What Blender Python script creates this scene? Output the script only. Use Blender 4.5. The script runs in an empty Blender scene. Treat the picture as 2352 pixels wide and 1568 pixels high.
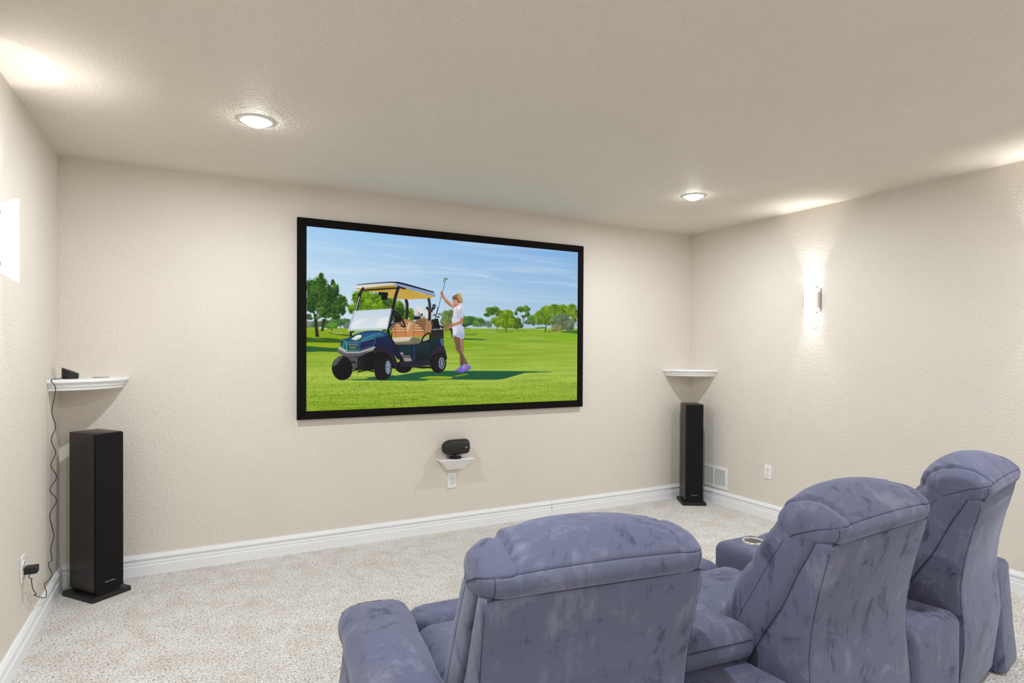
import bpy, bmesh, math, random
import numpy as np
from mathutils import Matrix, Vector

random.seed(7)
rng = np.random.default_rng(11)
SC = bpy.context.scene
COL = SC.collection
PI = math.pi

# ------------------------------------------------------------------ camera, world, exposure
F_PX, YAW, CX, CY, HC = 1383.62, math.radians(27.9747), 1176.0, 816.83, 1.3629
ROLL, PIT = math.radians(0.30998), math.radians(-0.60136)
XL, XR, YB, YF, H = -0.6632, 4.129, 4.2086, -2.7, 2.44

_c, _s = math.cos(YAW), math.sin(YAW)
_fwd = Vector((_s * math.cos(PIT), _c * math.cos(PIT), math.sin(PIT)))
_rt = Vector((_c, -_s, 0))
_up = _rt.cross(_fwd)
_rt2 = _rt * math.cos(ROLL) + _up * math.sin(ROLL)
_up2 = _up * math.cos(ROLL) - _rt * math.sin(ROLL)
cam_d = bpy.data.cameras.new('camera')
cam = bpy.data.objects.new('camera', cam_d)
COL.objects.link(cam)
_m = Matrix(((_rt2.x, _up2.x, -_fwd.x, 0), (_rt2.y, _up2.y, -_fwd.y, 0), (_rt2.z, _up2.z, -_fwd.z, HC), (0, 0, 0, 1)))
cam.matrix_world = _m
cam_d.sensor_fit = 'HORIZONTAL'
cam_d.sensor_width = 36.0
cam_d.lens = 36.0 * F_PX / 2352.0
cam_d.shift_y = (CY - 784.0) / 2352.0
cam_d.clip_start = 0.05
SC.camera = cam

SC.view_settings.view_transform = 'Standard'
SC.view_settings.look = 'None'
SC.view_settings.exposure = 0.0
SC.view_settings.gamma = 1.0
SC.view_settings.use_curve_mapping = False
SC.cycles.max_bounces = 7
SC.cycles.diffuse_bounces = 6
SC.cycles.glossy_bounces = 2
SC.cycles.transmission_bounces = 0
SC.cycles.caustics_reflective = False
SC.cycles.caustics_refractive = False
SC.cycles.adaptive_threshold = 0.02
SC.cycles.use_denoising = True
SC.cycles.sample_clamp_indirect = 4.0

W = bpy.data.worlds.new('world')
SC.world = W
W.use_nodes = True
W.node_tree.nodes['Background'].inputs[0].default_value = (0.9, 0.92, 1, 1)
W.node_tree.nodes['Background'].inputs[1].default_value = 0.05

CAN_W = 20.6          # each recessed can, watts
SCONCE_W = 7.5        # each spot lamp inside a sconce
GLOW_W = 1.2          # light scattered out of the open top and bottom of a sconce shade
LIGHT_COL = (0.93, 0.985, 1.05)


def s2l(c):
    return tuple(((v / 255.0) / 12.92 if v <= 10 else (((v / 255.0) + 0.055) / 1.055) ** 2.4) for v in c)


def ray(px, py):
    a, b = (px - CX) / F_PX, (py - CY) / F_PX
    a, b = a * math.cos(ROLL) + b * math.sin(ROLL), -a * math.sin(ROLL) + b * math.cos(ROLL)
    l, d, u = a, 1.0, -b
    d, u = d * math.cos(PIT) - u * math.sin(PIT), u * math.cos(PIT) + d * math.sin(PIT)
    return (l * _c + d * _s, -l * _s + d * _c, u)


def on_x(px, py, X):
    r = ray(px, py); t = X / r[0]
    return Vector((X, r[1] * t, HC + r[2] * t))


def on_y(px, py, Y):
    r = ray(px, py); t = Y / r[1]
    return Vector((r[0] * t, Y, HC + r[2] * t))


# ------------------------------------------------------------------ object helpers
def empty(name, loc=(0, 0, 0), rz=0.0):
    o = bpy.data.objects.new(name, None)
    o.empty_display_size = 0.1
    COL.objects.link(o)
    o.location = loc
    o.rotation_euler = (0, 0, rz)
    return o


def tag(o, label, cat, group=None):
    o['label'] = label
    o['category'] = cat
    if group:
        o['group'] = group
    return o


def thing(name, label, cat, loc=(0, 0, 0), rz=0.0, group=None):
    return tag(empty(name, loc, rz), label, cat, group)


def obj(name, verts, faces, mat, parent=None, smooth=False, kind=None):
    me = bpy.data.meshes.new(name)
    me.from_pydata([tuple(v) for v in verts], [], [tuple(f) for f in faces])
    me.update()
    return link(name, me, mat, parent, smooth, kind)


def link(name, me, mat, parent=None, smooth=False, kind=None):
    if mat is not None:
        me.materials.append(mat)
    if smooth:
        me.polygons.foreach_set('use_smooth', [True] * len(me.polygons))
    o = bpy.data.objects.new(name, me)
    COL.objects.link(o)
    if parent is not None:
        o.parent = parent
    if kind:
        o['kind'] = kind
    return o


def from_bm(name, bm, mat, parent=None, smooth=False, kind=None):
    bmesh.ops.recalc_face_normals(bm, faces=bm.faces)
    me = bpy.data.meshes.new(name)
    bm.to_mesh(me)
    bm.free()
    return link(name, me, mat, parent, smooth, kind)


def auto_smooth(o, ang=40):
    me = o.data
    me.polygons.foreach_set('use_smooth', [True] * len(me.polygons))
    bm = bmesh.new(); bm.from_mesh(me)
    lim = math.radians(ang)
    for e in bm.edges:
        e.smooth = not (len(e.link_faces) == 2 and e.calc_face_angle(0) > lim)
    bm.to_mesh(me); bm.free()
    return o


def bm_box(bm, x0, x1, y0, y1, z0, z1, bevel=0.0, seg=2):
    r = bmesh.ops.create_cube(bm, size=1.0)
    vs = r['verts']
    for v in vs:
        v.co = Vector(((x0 + x1) / 2 + v.co.x * (x1 - x0), (y0 + y1) / 2 + v.co.y * (y1 - y0), (z0 + z1) / 2 + v.co.z * (z1 - z0)))
    if bevel > 0:
        es = list({e for v in vs for e in v.link_edges})
        bmesh.ops.bevel(bm, geom=es, offset=bevel, segments=seg, affect='EDGES', profile=0.6)
    return vs


def box(name, x0, x1, y0, y1, z0, z1, mat, parent=None, bevel=0.0, seg=2, kind=None):
    bm = bmesh.new()
    bm_box(bm, x0, x1, y0, y1, z0, z1, bevel, seg)
    o = from_bm(name, bm, mat, parent, False, kind)
    return auto_smooth(o, 50) if bevel > 0 else o


def loft(name, loops, mat, parent=None, smooth=True, cap=True, kind=None, ang=None):
    n = len(loops[0]); V = []; Fc = []
    for L in loops:
        V += [tuple(p) for p in L]
    for k in range(len(loops) - 1):
        for i in range(n):
            j = (i + 1) % n
            Fc.append((k * n + i, k * n + j, (k + 1) * n + j, (k + 1) * n + i))
    if cap:
        for k, rev in ((0, True), (len(loops) - 1, False)):
            c = np.mean(np.array(loops[k], float), axis=0)
            V.append(tuple(c)); ci = len(V) - 1
            for i in range(n):
                j = (i + 1) % n
                Fc.append((ci, k * n + j, k * n + i) if rev else (ci, k * n + i, k * n + j))
    bm = bmesh.new()
    vs = [bm.verts.new(v) for v in V]
    for f in Fc:
        try:
            bm.faces.new([vs[i] for i in f])
        except ValueError:
            pass
    o = from_bm(name, bm, mat, parent, smooth, kind)
    return auto_smooth(o, ang) if ang else o


def lathe(name, prof, mat, parent=None, n=32, axis='z', center=(0, 0, 0), ang=40):
    loops = []
    for r, z in prof:
        L = []
        for i in range(n):
            a = 2 * PI * i / n
            p = (r * math.cos(a), r * math.sin(a), z)
            if axis == 'x':
                p = (z, p[0], p[1])
            elif axis == 'y':
                p = (p[0], z, p[1])
            L.append((p[0] + center[0], p[1] + center[1], p[2] + center[2]))
        loops.append(L)
    return loft(name, loops, mat, parent, True, True, None, ang)


def tube(name, pts, r, mat, parent=None, n=6, kind=None):
    pts = [Vector(p) for p in pts]
    loops = []
    up = Vector((0.13, 0.31, 0.94)).normalized()
    for i, p in enumerate(pts):
        t = (pts[min(i + 1, len(pts) - 1)] - pts[max(i - 1, 0)])
        t = t.normalized() if t.length > 1e-9 else Vector((0, 0, 1))
        a = t.cross(up)
        a = a.normalized() if a.length > 1e-4 else t.cross(Vector((1, 0, 0))).normalized()
        b = t.cross(a)
        loops.append([p + (a * math.cos(2 * PI * k / n) + b * math.sin(2 * PI * k / n)) * r for k in range(n)])
    return loft(name, loops, mat, parent, True, True, kind)


def catmull(P, m, closed=False):
    P = np.array(P, float); n = len(P); out = []
    rngk = range(n) if closed else range(n - 1)
    for i in rngk:
        if closed:
            p0, p1, p2, p3 = P[(i - 1) % n], P[i], P[(i + 1) % n], P[(i + 2) % n]
        else:
            p0, p1, p2, p3 = P[max(i - 1, 0)], P[i], P[i + 1], P[min(i + 2, n - 1)]
        for k in range(m):
            t = k / m
            out.append(0.5 * ((2 * p1) + (-p0 + p2) * t + (2 * p0 - 5 * p1 + 4 * p2 - p3) * t * t + (-p0 + 3 * p1 - 3 * p2 + p3) * t ** 3))
    if not closed:
        out.append(P[-1])
    return np.array(out)


# ------------------------------------------------------------------ procedural materials
def nodes_of(m):
    m.use_nodes = True
    nt = m.node_tree
    return nt, nt.nodes['Principled BSDF'], nt.nodes, nt.links


def ramp(nt, fac, stops):
    r = nt.nodes.new('ShaderNodeValToRGB')
    e = r.color_ramp.elements
    while len(e) < len(stops):
        e.new(0.5)
    for k, (p, c) in enumerate(stops):
        e[k].position = p; e[k].color = (*c, 1)
    nt.links.new(fac, r.inputs[0])
    return r.outputs[0]


def noise(nt, vec, scale, detail=3.0, rough=0.55, dist=0.0):
    n = nt.nodes.new('ShaderNodeTexNoise')
    n.inputs['Scale'].default_value = scale
    n.inputs['Detail'].default_value = detail
    n.inputs['Roughness'].default_value = rough
    n.inputs['Distortion'].default_value = dist
    if vec is not None:
        nt.links.new(vec, n.inputs['Vector'])
    return n.outputs['Fac']


def coords(nt, kind='Object', scale=None):
    t = nt.nodes.new('ShaderNodeTexCoord')
    v = t.outputs[kind]
    if scale:
        mp = nt.nodes.new('ShaderNodeMapping')
        mp.inputs['Scale'].default_value = scale
        nt.links.new(v, mp.inputs['Vector'])
        v = mp.outputs[0]
    return v


def bump(nt, bsdf, h, strength, dist):
    b = nt.nodes.new('ShaderNodeBump')
    b.inputs['Strength'].default_value = strength
    b.inputs['Distance'].default_value = dist
    nt.links.new(h, b.inputs['Height'])
    nt.links.new(b.outputs[0], bsdf.inputs['Normal'])


def plain(name, rgb, rough=0.5, metal=0.0, var=0.04, scale=25.0, bump_s=0.0, bump_scale=200.0, spec=None, stretch=None):
    m = bpy.data.materials.new(name)
    nt, b, N, L = nodes_of(m)
    c = s2l(rgb)
    v = coords(nt, 'Object', stretch)
    L.new(ramp(nt, noise(nt, v, scale), [(0.3, tuple(x * (1 - var) for x in c)), (0.7, tuple(min(1, x * (1 + var)) for x in c))]), b.inputs['Base Color'])
    b.inputs['Roughness'].default_value = rough
    b.inputs['Metallic'].default_value = metal
    if spec is not None:
        b.inputs['Specular IOR Level'].default_value = spec
    if bump_s > 0:
        bump(nt, b, noise(nt, v, bump_scale, 2.0), bump_s, 0.002)
    return m


def plaster(name, rgb, scale, strength, dist):
    m = bpy.data.materials.new(name)
    nt, b, N, L = nodes_of(m)
    c = s2l(rgb); v = coords(nt)
    L.new(ramp(nt, noise(nt, v, 2.2, 2.0), [(0.25, tuple(x * 0.975 for x in c)), (0.75, tuple(x * 1.02 for x in c))]), b.inputs['Base Color'])
    b.inputs['Roughness'].default_value = 0.62
    b.inputs['Specular IOR Level'].default_value = 0.25
    h = ramp(nt, noise(nt, v, scale, 1.6, 0.5, 0.6), [(0.36, (0, 0, 0)), (0.62, (1, 1, 1))])
    bump(nt, b, h, strength, dist)
    return m


M = {}
M['wall'] = plaster('wall_paint', (222, 215, 204), 75.0, 0.4, 0.0026)
M['ceiling'] = plaster('ceiling_paint', (228, 220, 208), 60.0, 0.6, 0.0042)
M['trim'] = plain('white_trim_paint', (240, 241, 242), 0.38, var=0.012, scale=8)
M['white'] = plain('white_plastic', (238, 238, 236), 0.35, var=0.01)
M['shelf'] = plain('white_shelf_paint', (240, 240, 238), 0.4, var=0.015)
M['slot'] = plain('outlet_slot', (70, 64, 58), 0.6)
M['black_wood'] = plain('black_ash_veneer', (42, 36, 33), 0.36, var=0.25, scale=60, stretch=(9, 9, 0.6))
M['grille'] = plain('speaker_grille_cloth', (24, 22, 23), 0.85, var=0.15, scale=600, bump_s=0.2, bump_scale=900, spec=0.2)
M['plinth'] = plain('black_plinth', (30, 27, 26), 0.5, var=0.1)
M['black'] = plain('black_plastic', (24, 23, 23), 0.4, var=0.08)
M['matte_black'] = plain('matte_black_plastic', (30, 28, 27), 0.6, var=0.08, bump_s=0.08, bump_scale=700)
M['velvet'] = plain('black_velvet_frame', (16, 11, 11), 0.85, var=0.15, scale=80, spec=0.15)
M['logo'] = plain('silver_lettering', (225, 215, 195), 0.4)
M['nickel'] = plain('brushed_nickel', (196, 190, 184), 0.4, 0.25, var=0.05, scale=40, stretch=(1, 1, 30))
M['chrome'] = plain('satin_cup_ring', (208, 204, 196), 0.3, 0.35, var=0.03)
M['cup_dark'] = plain('cup_well', (60, 60, 66), 0.5)
M['vent_dark'] = plain('vent_cavity', (112, 104, 94), 0.8)
M['card'] = plain('grey_card', (170, 166, 160), 0.5)


def carpet():
    m = bpy.data.materials.new('carpet_pile')
    nt, b, N, L = nodes_of(m)
    v = coords(nt)
    f1 = noise(nt, v, 125.0, 1.6, 0.55, 0.5)
    c1 = ramp(nt, f1, [(0.26, s2l((104, 90, 84))), (0.37, s2l((172, 164, 158))), (0.46, s2l((214, 212, 209))), (0.68, s2l((238, 237, 236)))])
    f2 = noise(nt, v, 6.5, 4.0, 0.7, 0.6)
    c2 = ramp(nt, f2, [(0.30, s2l((236, 229, 220))), (0.62, (1, 1, 1))])
    mx = N.new('ShaderNodeMix'); mx.data_type = 'RGBA'; mx.blend_type = 'MULTIPLY'
    mx.inputs['Factor'].default_value = 1.0
    L.new(c1, mx.inputs['A']); L.new(c2, mx.inputs['B'])
    L.new(mx.outputs['Result'], b.inputs['Base Color'])
    b.inputs['Roughness'].default_value = 0.95
    b.inputs['Specular IOR Level'].default_value = 0.1
    b.inputs['Sheen Weight'].default_value = 0.15
    bump(nt, b, f1, 0.7, 0.010)
    return m


M['carpet'] = carpet()


def suede(name, dark, mid, light):
    m = bpy.data.materials.new(name)
    nt, b, N, L = nodes_of(m)
    oi = N.new('ShaderNodeObjectInfo')
    tc = N.new('ShaderNodeTexCoord')
    ad = N.new('ShaderNodeVectorMath'); ad.operation = 'ADD'
    L.new(tc.outputs['Object'], ad.inputs[0]); L.new(oi.outputs['Location'], ad.inputs[1])
    v = ad.outputs[0]
    f1 = noise(nt, v, 7.0, 5.0, 0.66, 0.9)
    mp = N.new('ShaderNodeMapping'); mp.inputs['Scale'].default_value = (16, 16, 3.2)
    mp.inputs['Rotation'].default_value = (0.2, 0.35, 0.4)
    L.new(v, mp.inputs['Vector'])
    f2 = noise(nt, mp.outputs[0], 1.0, 3.0, 0.6, 1.6)
    ad2 = N.new('ShaderNodeMix'); ad2.data_type = 'FLOAT'; ad2.inputs['Factor'].default_value = 0.32
    L.new(f1, ad2.inputs['A']); L.new(f2, ad2.inputs['B'])
    c = ramp(nt, ad2.outputs['Result'], [(0.385, s2l(dark)), (0.46, s2l(mid)), (0.54, s2l(mid)), (0.64, s2l(light))])
    f3 = noise(nt, v, 420.0, 2.0)
    mx = N.new('ShaderNodeMix'); mx.data_type = 'RGBA'; mx.blend_type = 'MULTIPLY'; mx.inputs['Factor'].default_value = 1.0
    L.new(c, mx.inputs['A'])
    L.new(ramp(nt, f3, [(0.3, (0.88, 0.88, 0.88)), (0.7, (1, 1, 1))]), mx.inputs['B'])
    L.new(mx.outputs['Result'], b.inputs['Base Color'])
    b.inputs['Roughness'].default_value = 0.9
    b.inputs['Specular IOR Level'].default_value = 0.12
    b.inputs['Sheen Weight'].default_value = 0.35
    b.inputs['Sheen Roughness'].default_value = 0.45
    b.inputs['Sheen Tint'].default_value = (*s2l((200, 203, 218)), 1)
    bump(nt, b, f2, 0.12, 0.006)
    return m


M['suede'] = suede('blue_grey_suede', (76, 80, 104), (105, 109, 134), (127, 130, 152))
M['seam'] = plain('seam_thread', (58, 60, 80), 0.9, spec=0.1)
M['under'] = plain('dark_underside', (30, 30, 36), 0.9)


def glow(name, rgb, strength):
    m = bpy.data.materials.new(name)
    nt, b, N, L = nodes_of(m)
    L.new(ramp(nt, noise(nt, coords(nt), 12.0), [(0.3, tuple(x * 0.97 for x in rgb)), (0.7, rgb)]), b.inputs['Emission Color'])
    b.inputs['Emission Strength'].default_value = strength
    b.inputs['Base Color'].default_value = (0.85, 0.85, 0.83, 1)
    b.inputs['Roughness'].default_value = 0.4
    return m


M['lens'] = glow('frosted_lens', (1, 0.99, 0.98), 55.0)
M['opal'] = glow('opal_glass', (1, 0.98, 0.95), 1.1)

# ------------------------------------------------------------------ room shell
def quad(name, pts, mat, kind='structure'):
    return obj(name, pts, [(0, 1, 2, 3)], mat, None, False, kind)


def slab(name, x0, x1, y0, y1, z0, z1, mat):
    return box(name, x0, x1, y0, y1, z0, z1, mat, None, 0, 2, 'structure')


T = 0.1
slab('floor', XL - T, XR + T, YF - T, YB + T, -T, 0, M['carpet'])
slab('ceiling', XL - T, XR + T, YF - T, YB + T, H, H + T, M['ceiling'])
slab('wall_back', XL - T, XR + T, YB, YB + T, 0, H, M['wall'])
slab('wall_left', XL - T, XL, YF, YB, 0, H, M['wall'])
slab('wall_right', XR, XR + T, YF, YB, 0, H, M['wall'])
slab('wall_front', XL - T, XR + T, YF - T, YF, 0, H, M['wall'])

# baseboard profile: (distance out from the wall, height)
BB = [(0.0005, 0.0), (0.0160, 0.0), (0.0160, 0.0570), (0.0150, 0.0602), (0.0094, 0.0612), (0.0094, 0.0638), (0.0130, 0.0698),
      (0.0128, 0.0740), (0.0105, 0.0862), (0.0106, 0.0872), (0.0170, 0.0985), (0.0176, 0.1020), (0.0165, 0.1055), (0.0140, 0.1068),
      (0.0150, 0.1090), (0.0125, 0.1160), (0.0098, 0.1175), (0.0098, 0.1230), (0.0060, 0.1245), (0.0005, 0.1245)]


def baseboard(name, p0, p1, inward, m0, m1):
    """p0->p1 along the wall foot; inward = unit vector into the room; m0/m1 = mitre sign at each end"""
    d = (Vector(p1) - Vector(p0)).normalized()
    loops = []
    for p, mit in ((p0, m0), (p1, -m1)):
        loops.append([(p[0] + inward[0] * t + d.x * t * mit, p[1] + inward[1] * t + d.y * t * mit, z) for t, z in BB])
    return loft(name, loops, M['trim'], None, False, True, 'structure')


XJ = 2.606
baseboard('baseboard_back', (XL, YB), (XJ - 0.0009, YB), (0, -1), 1, 0)
baseboard('baseboard_back', (XJ + 0.0009, YB), (XR, YB), (0, -1), 0, 1)
baseboard('baseboard_left', (XL, YF), (XL, YB), (1, 0), 0, 1)
baseboard('baseboard_right', (XR, YB), (XR, YF), (-1, 0), 1, 0)
baseboard('baseboard_front', (XR - 0.018, YF), (XL + 0.018, YF), (0, 1), 0, 0)

# ------------------------------------------------------------------ the picture on the projection screen (flat print, drawn in the script)
SX0, SX1, SZ0, SZ1 = 0.671, 2.838, 0.943, 2.174     # opening of the frame on the wall, metres
SY = YB - 0.026
CW, CH = 1472, 836
_mpx = (SX1 - SX0) / CW


class Paint:
    def __init__(self):
        self.im = np.zeros((CH, CW, 3))
        yy, xx = np.mgrid[0:CH, 0:CW]
        self.x = xx + 0.5; self.y = yy + 0.5
        # photo pixel of every canvas point (the screen is flat, so this is a homography)
        Xw = SX0 + self.x * _mpx; Zw = SZ1 - self.y * (SZ1 - SZ0) / CH
        d = Xw * _s + SY * _c; l = Xw * _c - SY * _s; u = Zw - HC
        d, u = d * math.cos(PIT) + u * math.sin(PIT), u * math.cos(PIT) - d * math.sin(PIT)
        a, b = l / d, -u / d
        self.px = CX + F_PX * (a * math.cos(ROLL) - b * math.sin(ROLL))
        self.py = CY + F_PX * (a * math.sin(ROLL) + b * math.cos(ROLL))
        self.fr = (0, 0, 1)

    def frame(self, ox, oy, s):
        self.fr = (ox, oy, s)

    def cv(self, pts):
        out = []
        for x, y in pts:
            p = on_y(self.fr[0] + x / self.fr[2], self.fr[1] + y / self.fr[2], SY)
            out.append(((p.x - SX0) / _mpx, (SZ1 - p.z) / (SZ1 - SZ0) * CH))
        return np.array(out)

    def noise(self, sx, sy, seed):
        r = np.random.default_rng(seed)
        gx, gy = int(CW / sx) + 3, int(CH / sy) + 3
        g = r.random((gy, gx))
        fx, fy = np.arange(CW) / sx, np.arange(CH) / sy
        ix, iy = fx.astype(int), fy.astype(int)
        tx, ty = fx - ix, fy - iy
        tx = tx * tx * (3 - 2 * tx); ty = ty * ty * (3 - 2 * ty)
        a = g[iy][:, ix] * (1 - tx) + g[iy][:, ix + 1] * tx
        b = g[iy + 1][:, ix] * (1 - tx) + g[iy + 1][:, ix + 1] * tx
        return a * (1 - ty)[:, None] + b * ty[:, None]

    def fbm(self, sx, sy, seed, oct=4):
        t = 0; amp = 0
        for k in range(oct):
            w = 0.55 ** k
            t = t + w * self.noise(max(1.5, sx / 2 ** k), max(1.5, sy / 2 ** k), seed + 31 * k); amp += w
        return t / amp

    def blend(self, mask, col):
        col = np.array(col, float)
        if col.max() > 1.5:
            col = col / 255.0
        self.im = self.im * (1 - mask[..., None]) + col * mask[..., None]

    def region(self, P, pad=3):
        x0, x1 = int(max(0, P[:, 0].min() - pad)), int(min(CW, P[:, 0].max() + pad + 1))
        y0, y1 = int(max(0, P[:, 1].min() - pad)), int(min(CH, P[:, 1].max() + pad + 1))
        return x0, x1, y0, y1

    def polymask(self, P):
        x0, x1, y0, y1 = self.region(P)
        if x1 <= x0 or y1 <= y0:
            return None
        acc = np.zeros((y1 - y0, x1 - x0))
        for ox, oy in ((-.25, -.25), (.25, -.25), (-.25, .25), (.25, .25)):
            X = self.x[y0:y1, x0:x1] + ox; Y = self.y[y0:y1, x0:x1] + oy
            ins = np.zeros(X.shape, bool); n = len(P)
            for i in range(n):
                ax, ay = P[i]; bx, by = P[(i + 1) % n]
                if ay == by:
                    continue
                c = ((ay > Y) != (by > Y)) & (X < (bx - ax) * (Y - ay) / (by - ay) + ax)
                ins ^= c
            acc += ins
        return (x0, x1, y0, y1), acc / 4

    def fill(self, P, col, alpha=1.0):
        r = self.polymask(P)
        if r is None:
            return
        (x0, x1, y0, y1), m = r
        col = col[y0:y1, x0:x1] if isinstance(col, np.ndarray) and col.ndim == 3 else np.array(col, float) / 255.0
        sub = self.im[y0:y1, x0:x1]
        m = (m * alpha)[..., None]
        self.im[y0:y1, x0:x1] = sub * (1 - m) + col * m

    def poly(self, pts, col, alpha=1.0, soft=0):
        self.fill(self.cv(pts), col, alpha)

    def curve(self, pts, col, alpha=1.0):
        self.fill(catmull(self.cv(pts), 8, True), col, alpha)

    def vgrad(self, pts, c0, c1, smooth=False, alpha=1.0, horiz=False):
        P = self.cv(pts)
        if smooth:
            P = catmull(P, 8, True)
        k = 0 if horiz else 1
        lo, hi = P[:, k].min(), P[:, k].max()
        t = np.clip(((self.x if horiz else self.y) - lo) / max(hi - lo, 1e-6), 0, 1)[..., None]
        col = (np.array(c0, float) * (1 - t) + np.array(c1, float) * t) / 255.0
        self.fill(P, col, alpha)

    def line(self, pts, w, col, alpha=1.0, smooth=False):
        """w is a width in photo pixels (about 2.3 canvas pixels each)"""
        P = self.cv(pts)
        if smooth:
            P = catmull(P, 8)
        w = w * 2.3
        x0, x1, y0, y1 = self.region(P, w + 3)
        if x1 <= x0 or y1 <= y0:
            return
        X, Y = self.x[y0:y1, x0:x1], self.y[y0:y1, x0:x1]
        dmin = np.full(X.shape, 1e9)
        for i in range(len(P) - 1):
            a, b = P[i], P[i + 1]; ab = b - a; q = max(ab @ ab, 1e-9)
            t = np.clip(((X - a[0]) * ab[0] + (Y - a[1]) * ab[1]) / q, 0, 1)
            dmin = np.minimum(dmin, np.hypot(X - a[0] - t * ab[0], Y - a[1] - t * ab[1]))
        m = np.clip(w / 2 + 0.5 - dmin, 0, 1) * alpha
        sub = self.im[y0:y1, x0:x1]
        self.im[y0:y1, x0:x1] = sub * (1 - m[..., None]) + np.array(col, float) / 255.0 * m[..., None]

    def ell(self, cx, cy, rx, ry, col, rot=0.0, alpha=1.0):
        a = np.linspace(0, 2 * PI, 48, endpoint=False)
        c, s = math.cos(rot), math.sin(rot)
        self.fill(self.cv([(cx + rx * math.cos(t) * c - ry * math.sin(t) * s, cy + rx * math.cos(t) * s + ry * math.sin(t) * c) for t in a]), col, alpha)

    def foliage(self, blobs, dark, mid, light, seed, grain=9, rag=0.42, lit=(-0.5, -0.8), ragged=7):
        n1 = 0.55 * self.fbm(grain * 2.0, grain * 1.7, seed, 4) + 0.45 * self.fbm(6.0, 6.0, seed + 77, 3)
        n2 = self.fbm(ragged * 1.4, ragged * 1.4, seed + 5, 4)
        field = np.full((CH, CW), -9.0); sh = np.zeros((CH, CW))
        for cx, cy, rx, ry in blobs:
            C = self.cv([(cx, cy), (cx + rx, cy), (cx, cy + ry)])
            RX, RY = abs(C[1, 0] - C[0, 0]), abs(C[2, 1] - C[0, 1])
            dx, dy = (self.x - C[0, 0]) / RX, (self.y - C[0, 1]) / RY
            f = 1 - (dx * dx + dy * dy)
            up = f > field
            sh = np.where(up, dx * lit[0] + dy * lit[1], sh)
            field = np.maximum(field, f)
        m = np.clip((field - 0.10 + (n2 - 0.5) * rag * 3.4) * 4 + 0.2, 0, 1)
        t = np.clip(0.40 + (n1 - 0.5) * 3.2 + sh * 0.28, 0, 1)[..., None]
        d, mi, li = (np.array(c, float) / 255.0 for c in (dark, mid, light))
        col = np.where(t < 0.5, d + (mi - d) * t * 2, mi + (li - mi) * (t - 0.5) * 2)
        self.im = self.im * (1 - m[..., None]) + col * m[..., None]
        # leaf clumps: small soft dabs, shadowed ones first
        rg = np.random.default_rng(seed + 900)
        dabs = []
        for cx, cy, rx, ry in blobs:
            C = self.cv([(cx, cy), (cx + rx, cy), (cx, cy + ry)])
            RX, RY = abs(C[1, 0] - C[0, 0]), abs(C[2, 1] - C[0, 1])
            n = int(min(700, RX * RY / 9.0))
            a = rg.random(n) * 2 * PI; q = np.sqrt(rg.random(n)) * 1.04
            for k in range(n):
                dx, dy = q[k] * math.cos(a[k]), q[k] * math.sin(a[k])
                b = 0.45 + 0.42 * (dx * lit[0] + dy * lit[1]) + (rg.random() - 0.5) * 0.62
                dabs.append((b, C[0, 0] + dx * RX, C[0, 1] + dy * RY, 1.3 + rg.random() * ragged * 0.34, 1.0 + rg.random() * ragged * 0.26))
        dabs.sort(key=lambda e: e[0] + 0.25 * rg.random())
        for b, X, Y, ra, rb in dabs:
            x0, x1, y0, y1 = int(X - ra - 1), int(X + ra + 2), int(Y - rb - 1), int(Y + rb + 2)
            if x0 < 0 or y0 < 0 or x1 > CW or y1 > CH:
                continue
            g = np.clip(1.25 - ((self.x[y0:y1, x0:x1] - X) / ra) ** 2 - ((self.y[y0:y1, x0:x1] - Y) / rb) ** 2, 0, 1)[..., None] * 0.8
            b = min(1.0, max(0.0, b))
            c = d + (mi - d) * b * 2 if b < 0.5 else mi + (li - mi) * (b - 0.5) * 2
            self.im[y0:y1, x0:x1] = self.im[y0:y1, x0:x1] * (1 - g) + c * g


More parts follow.
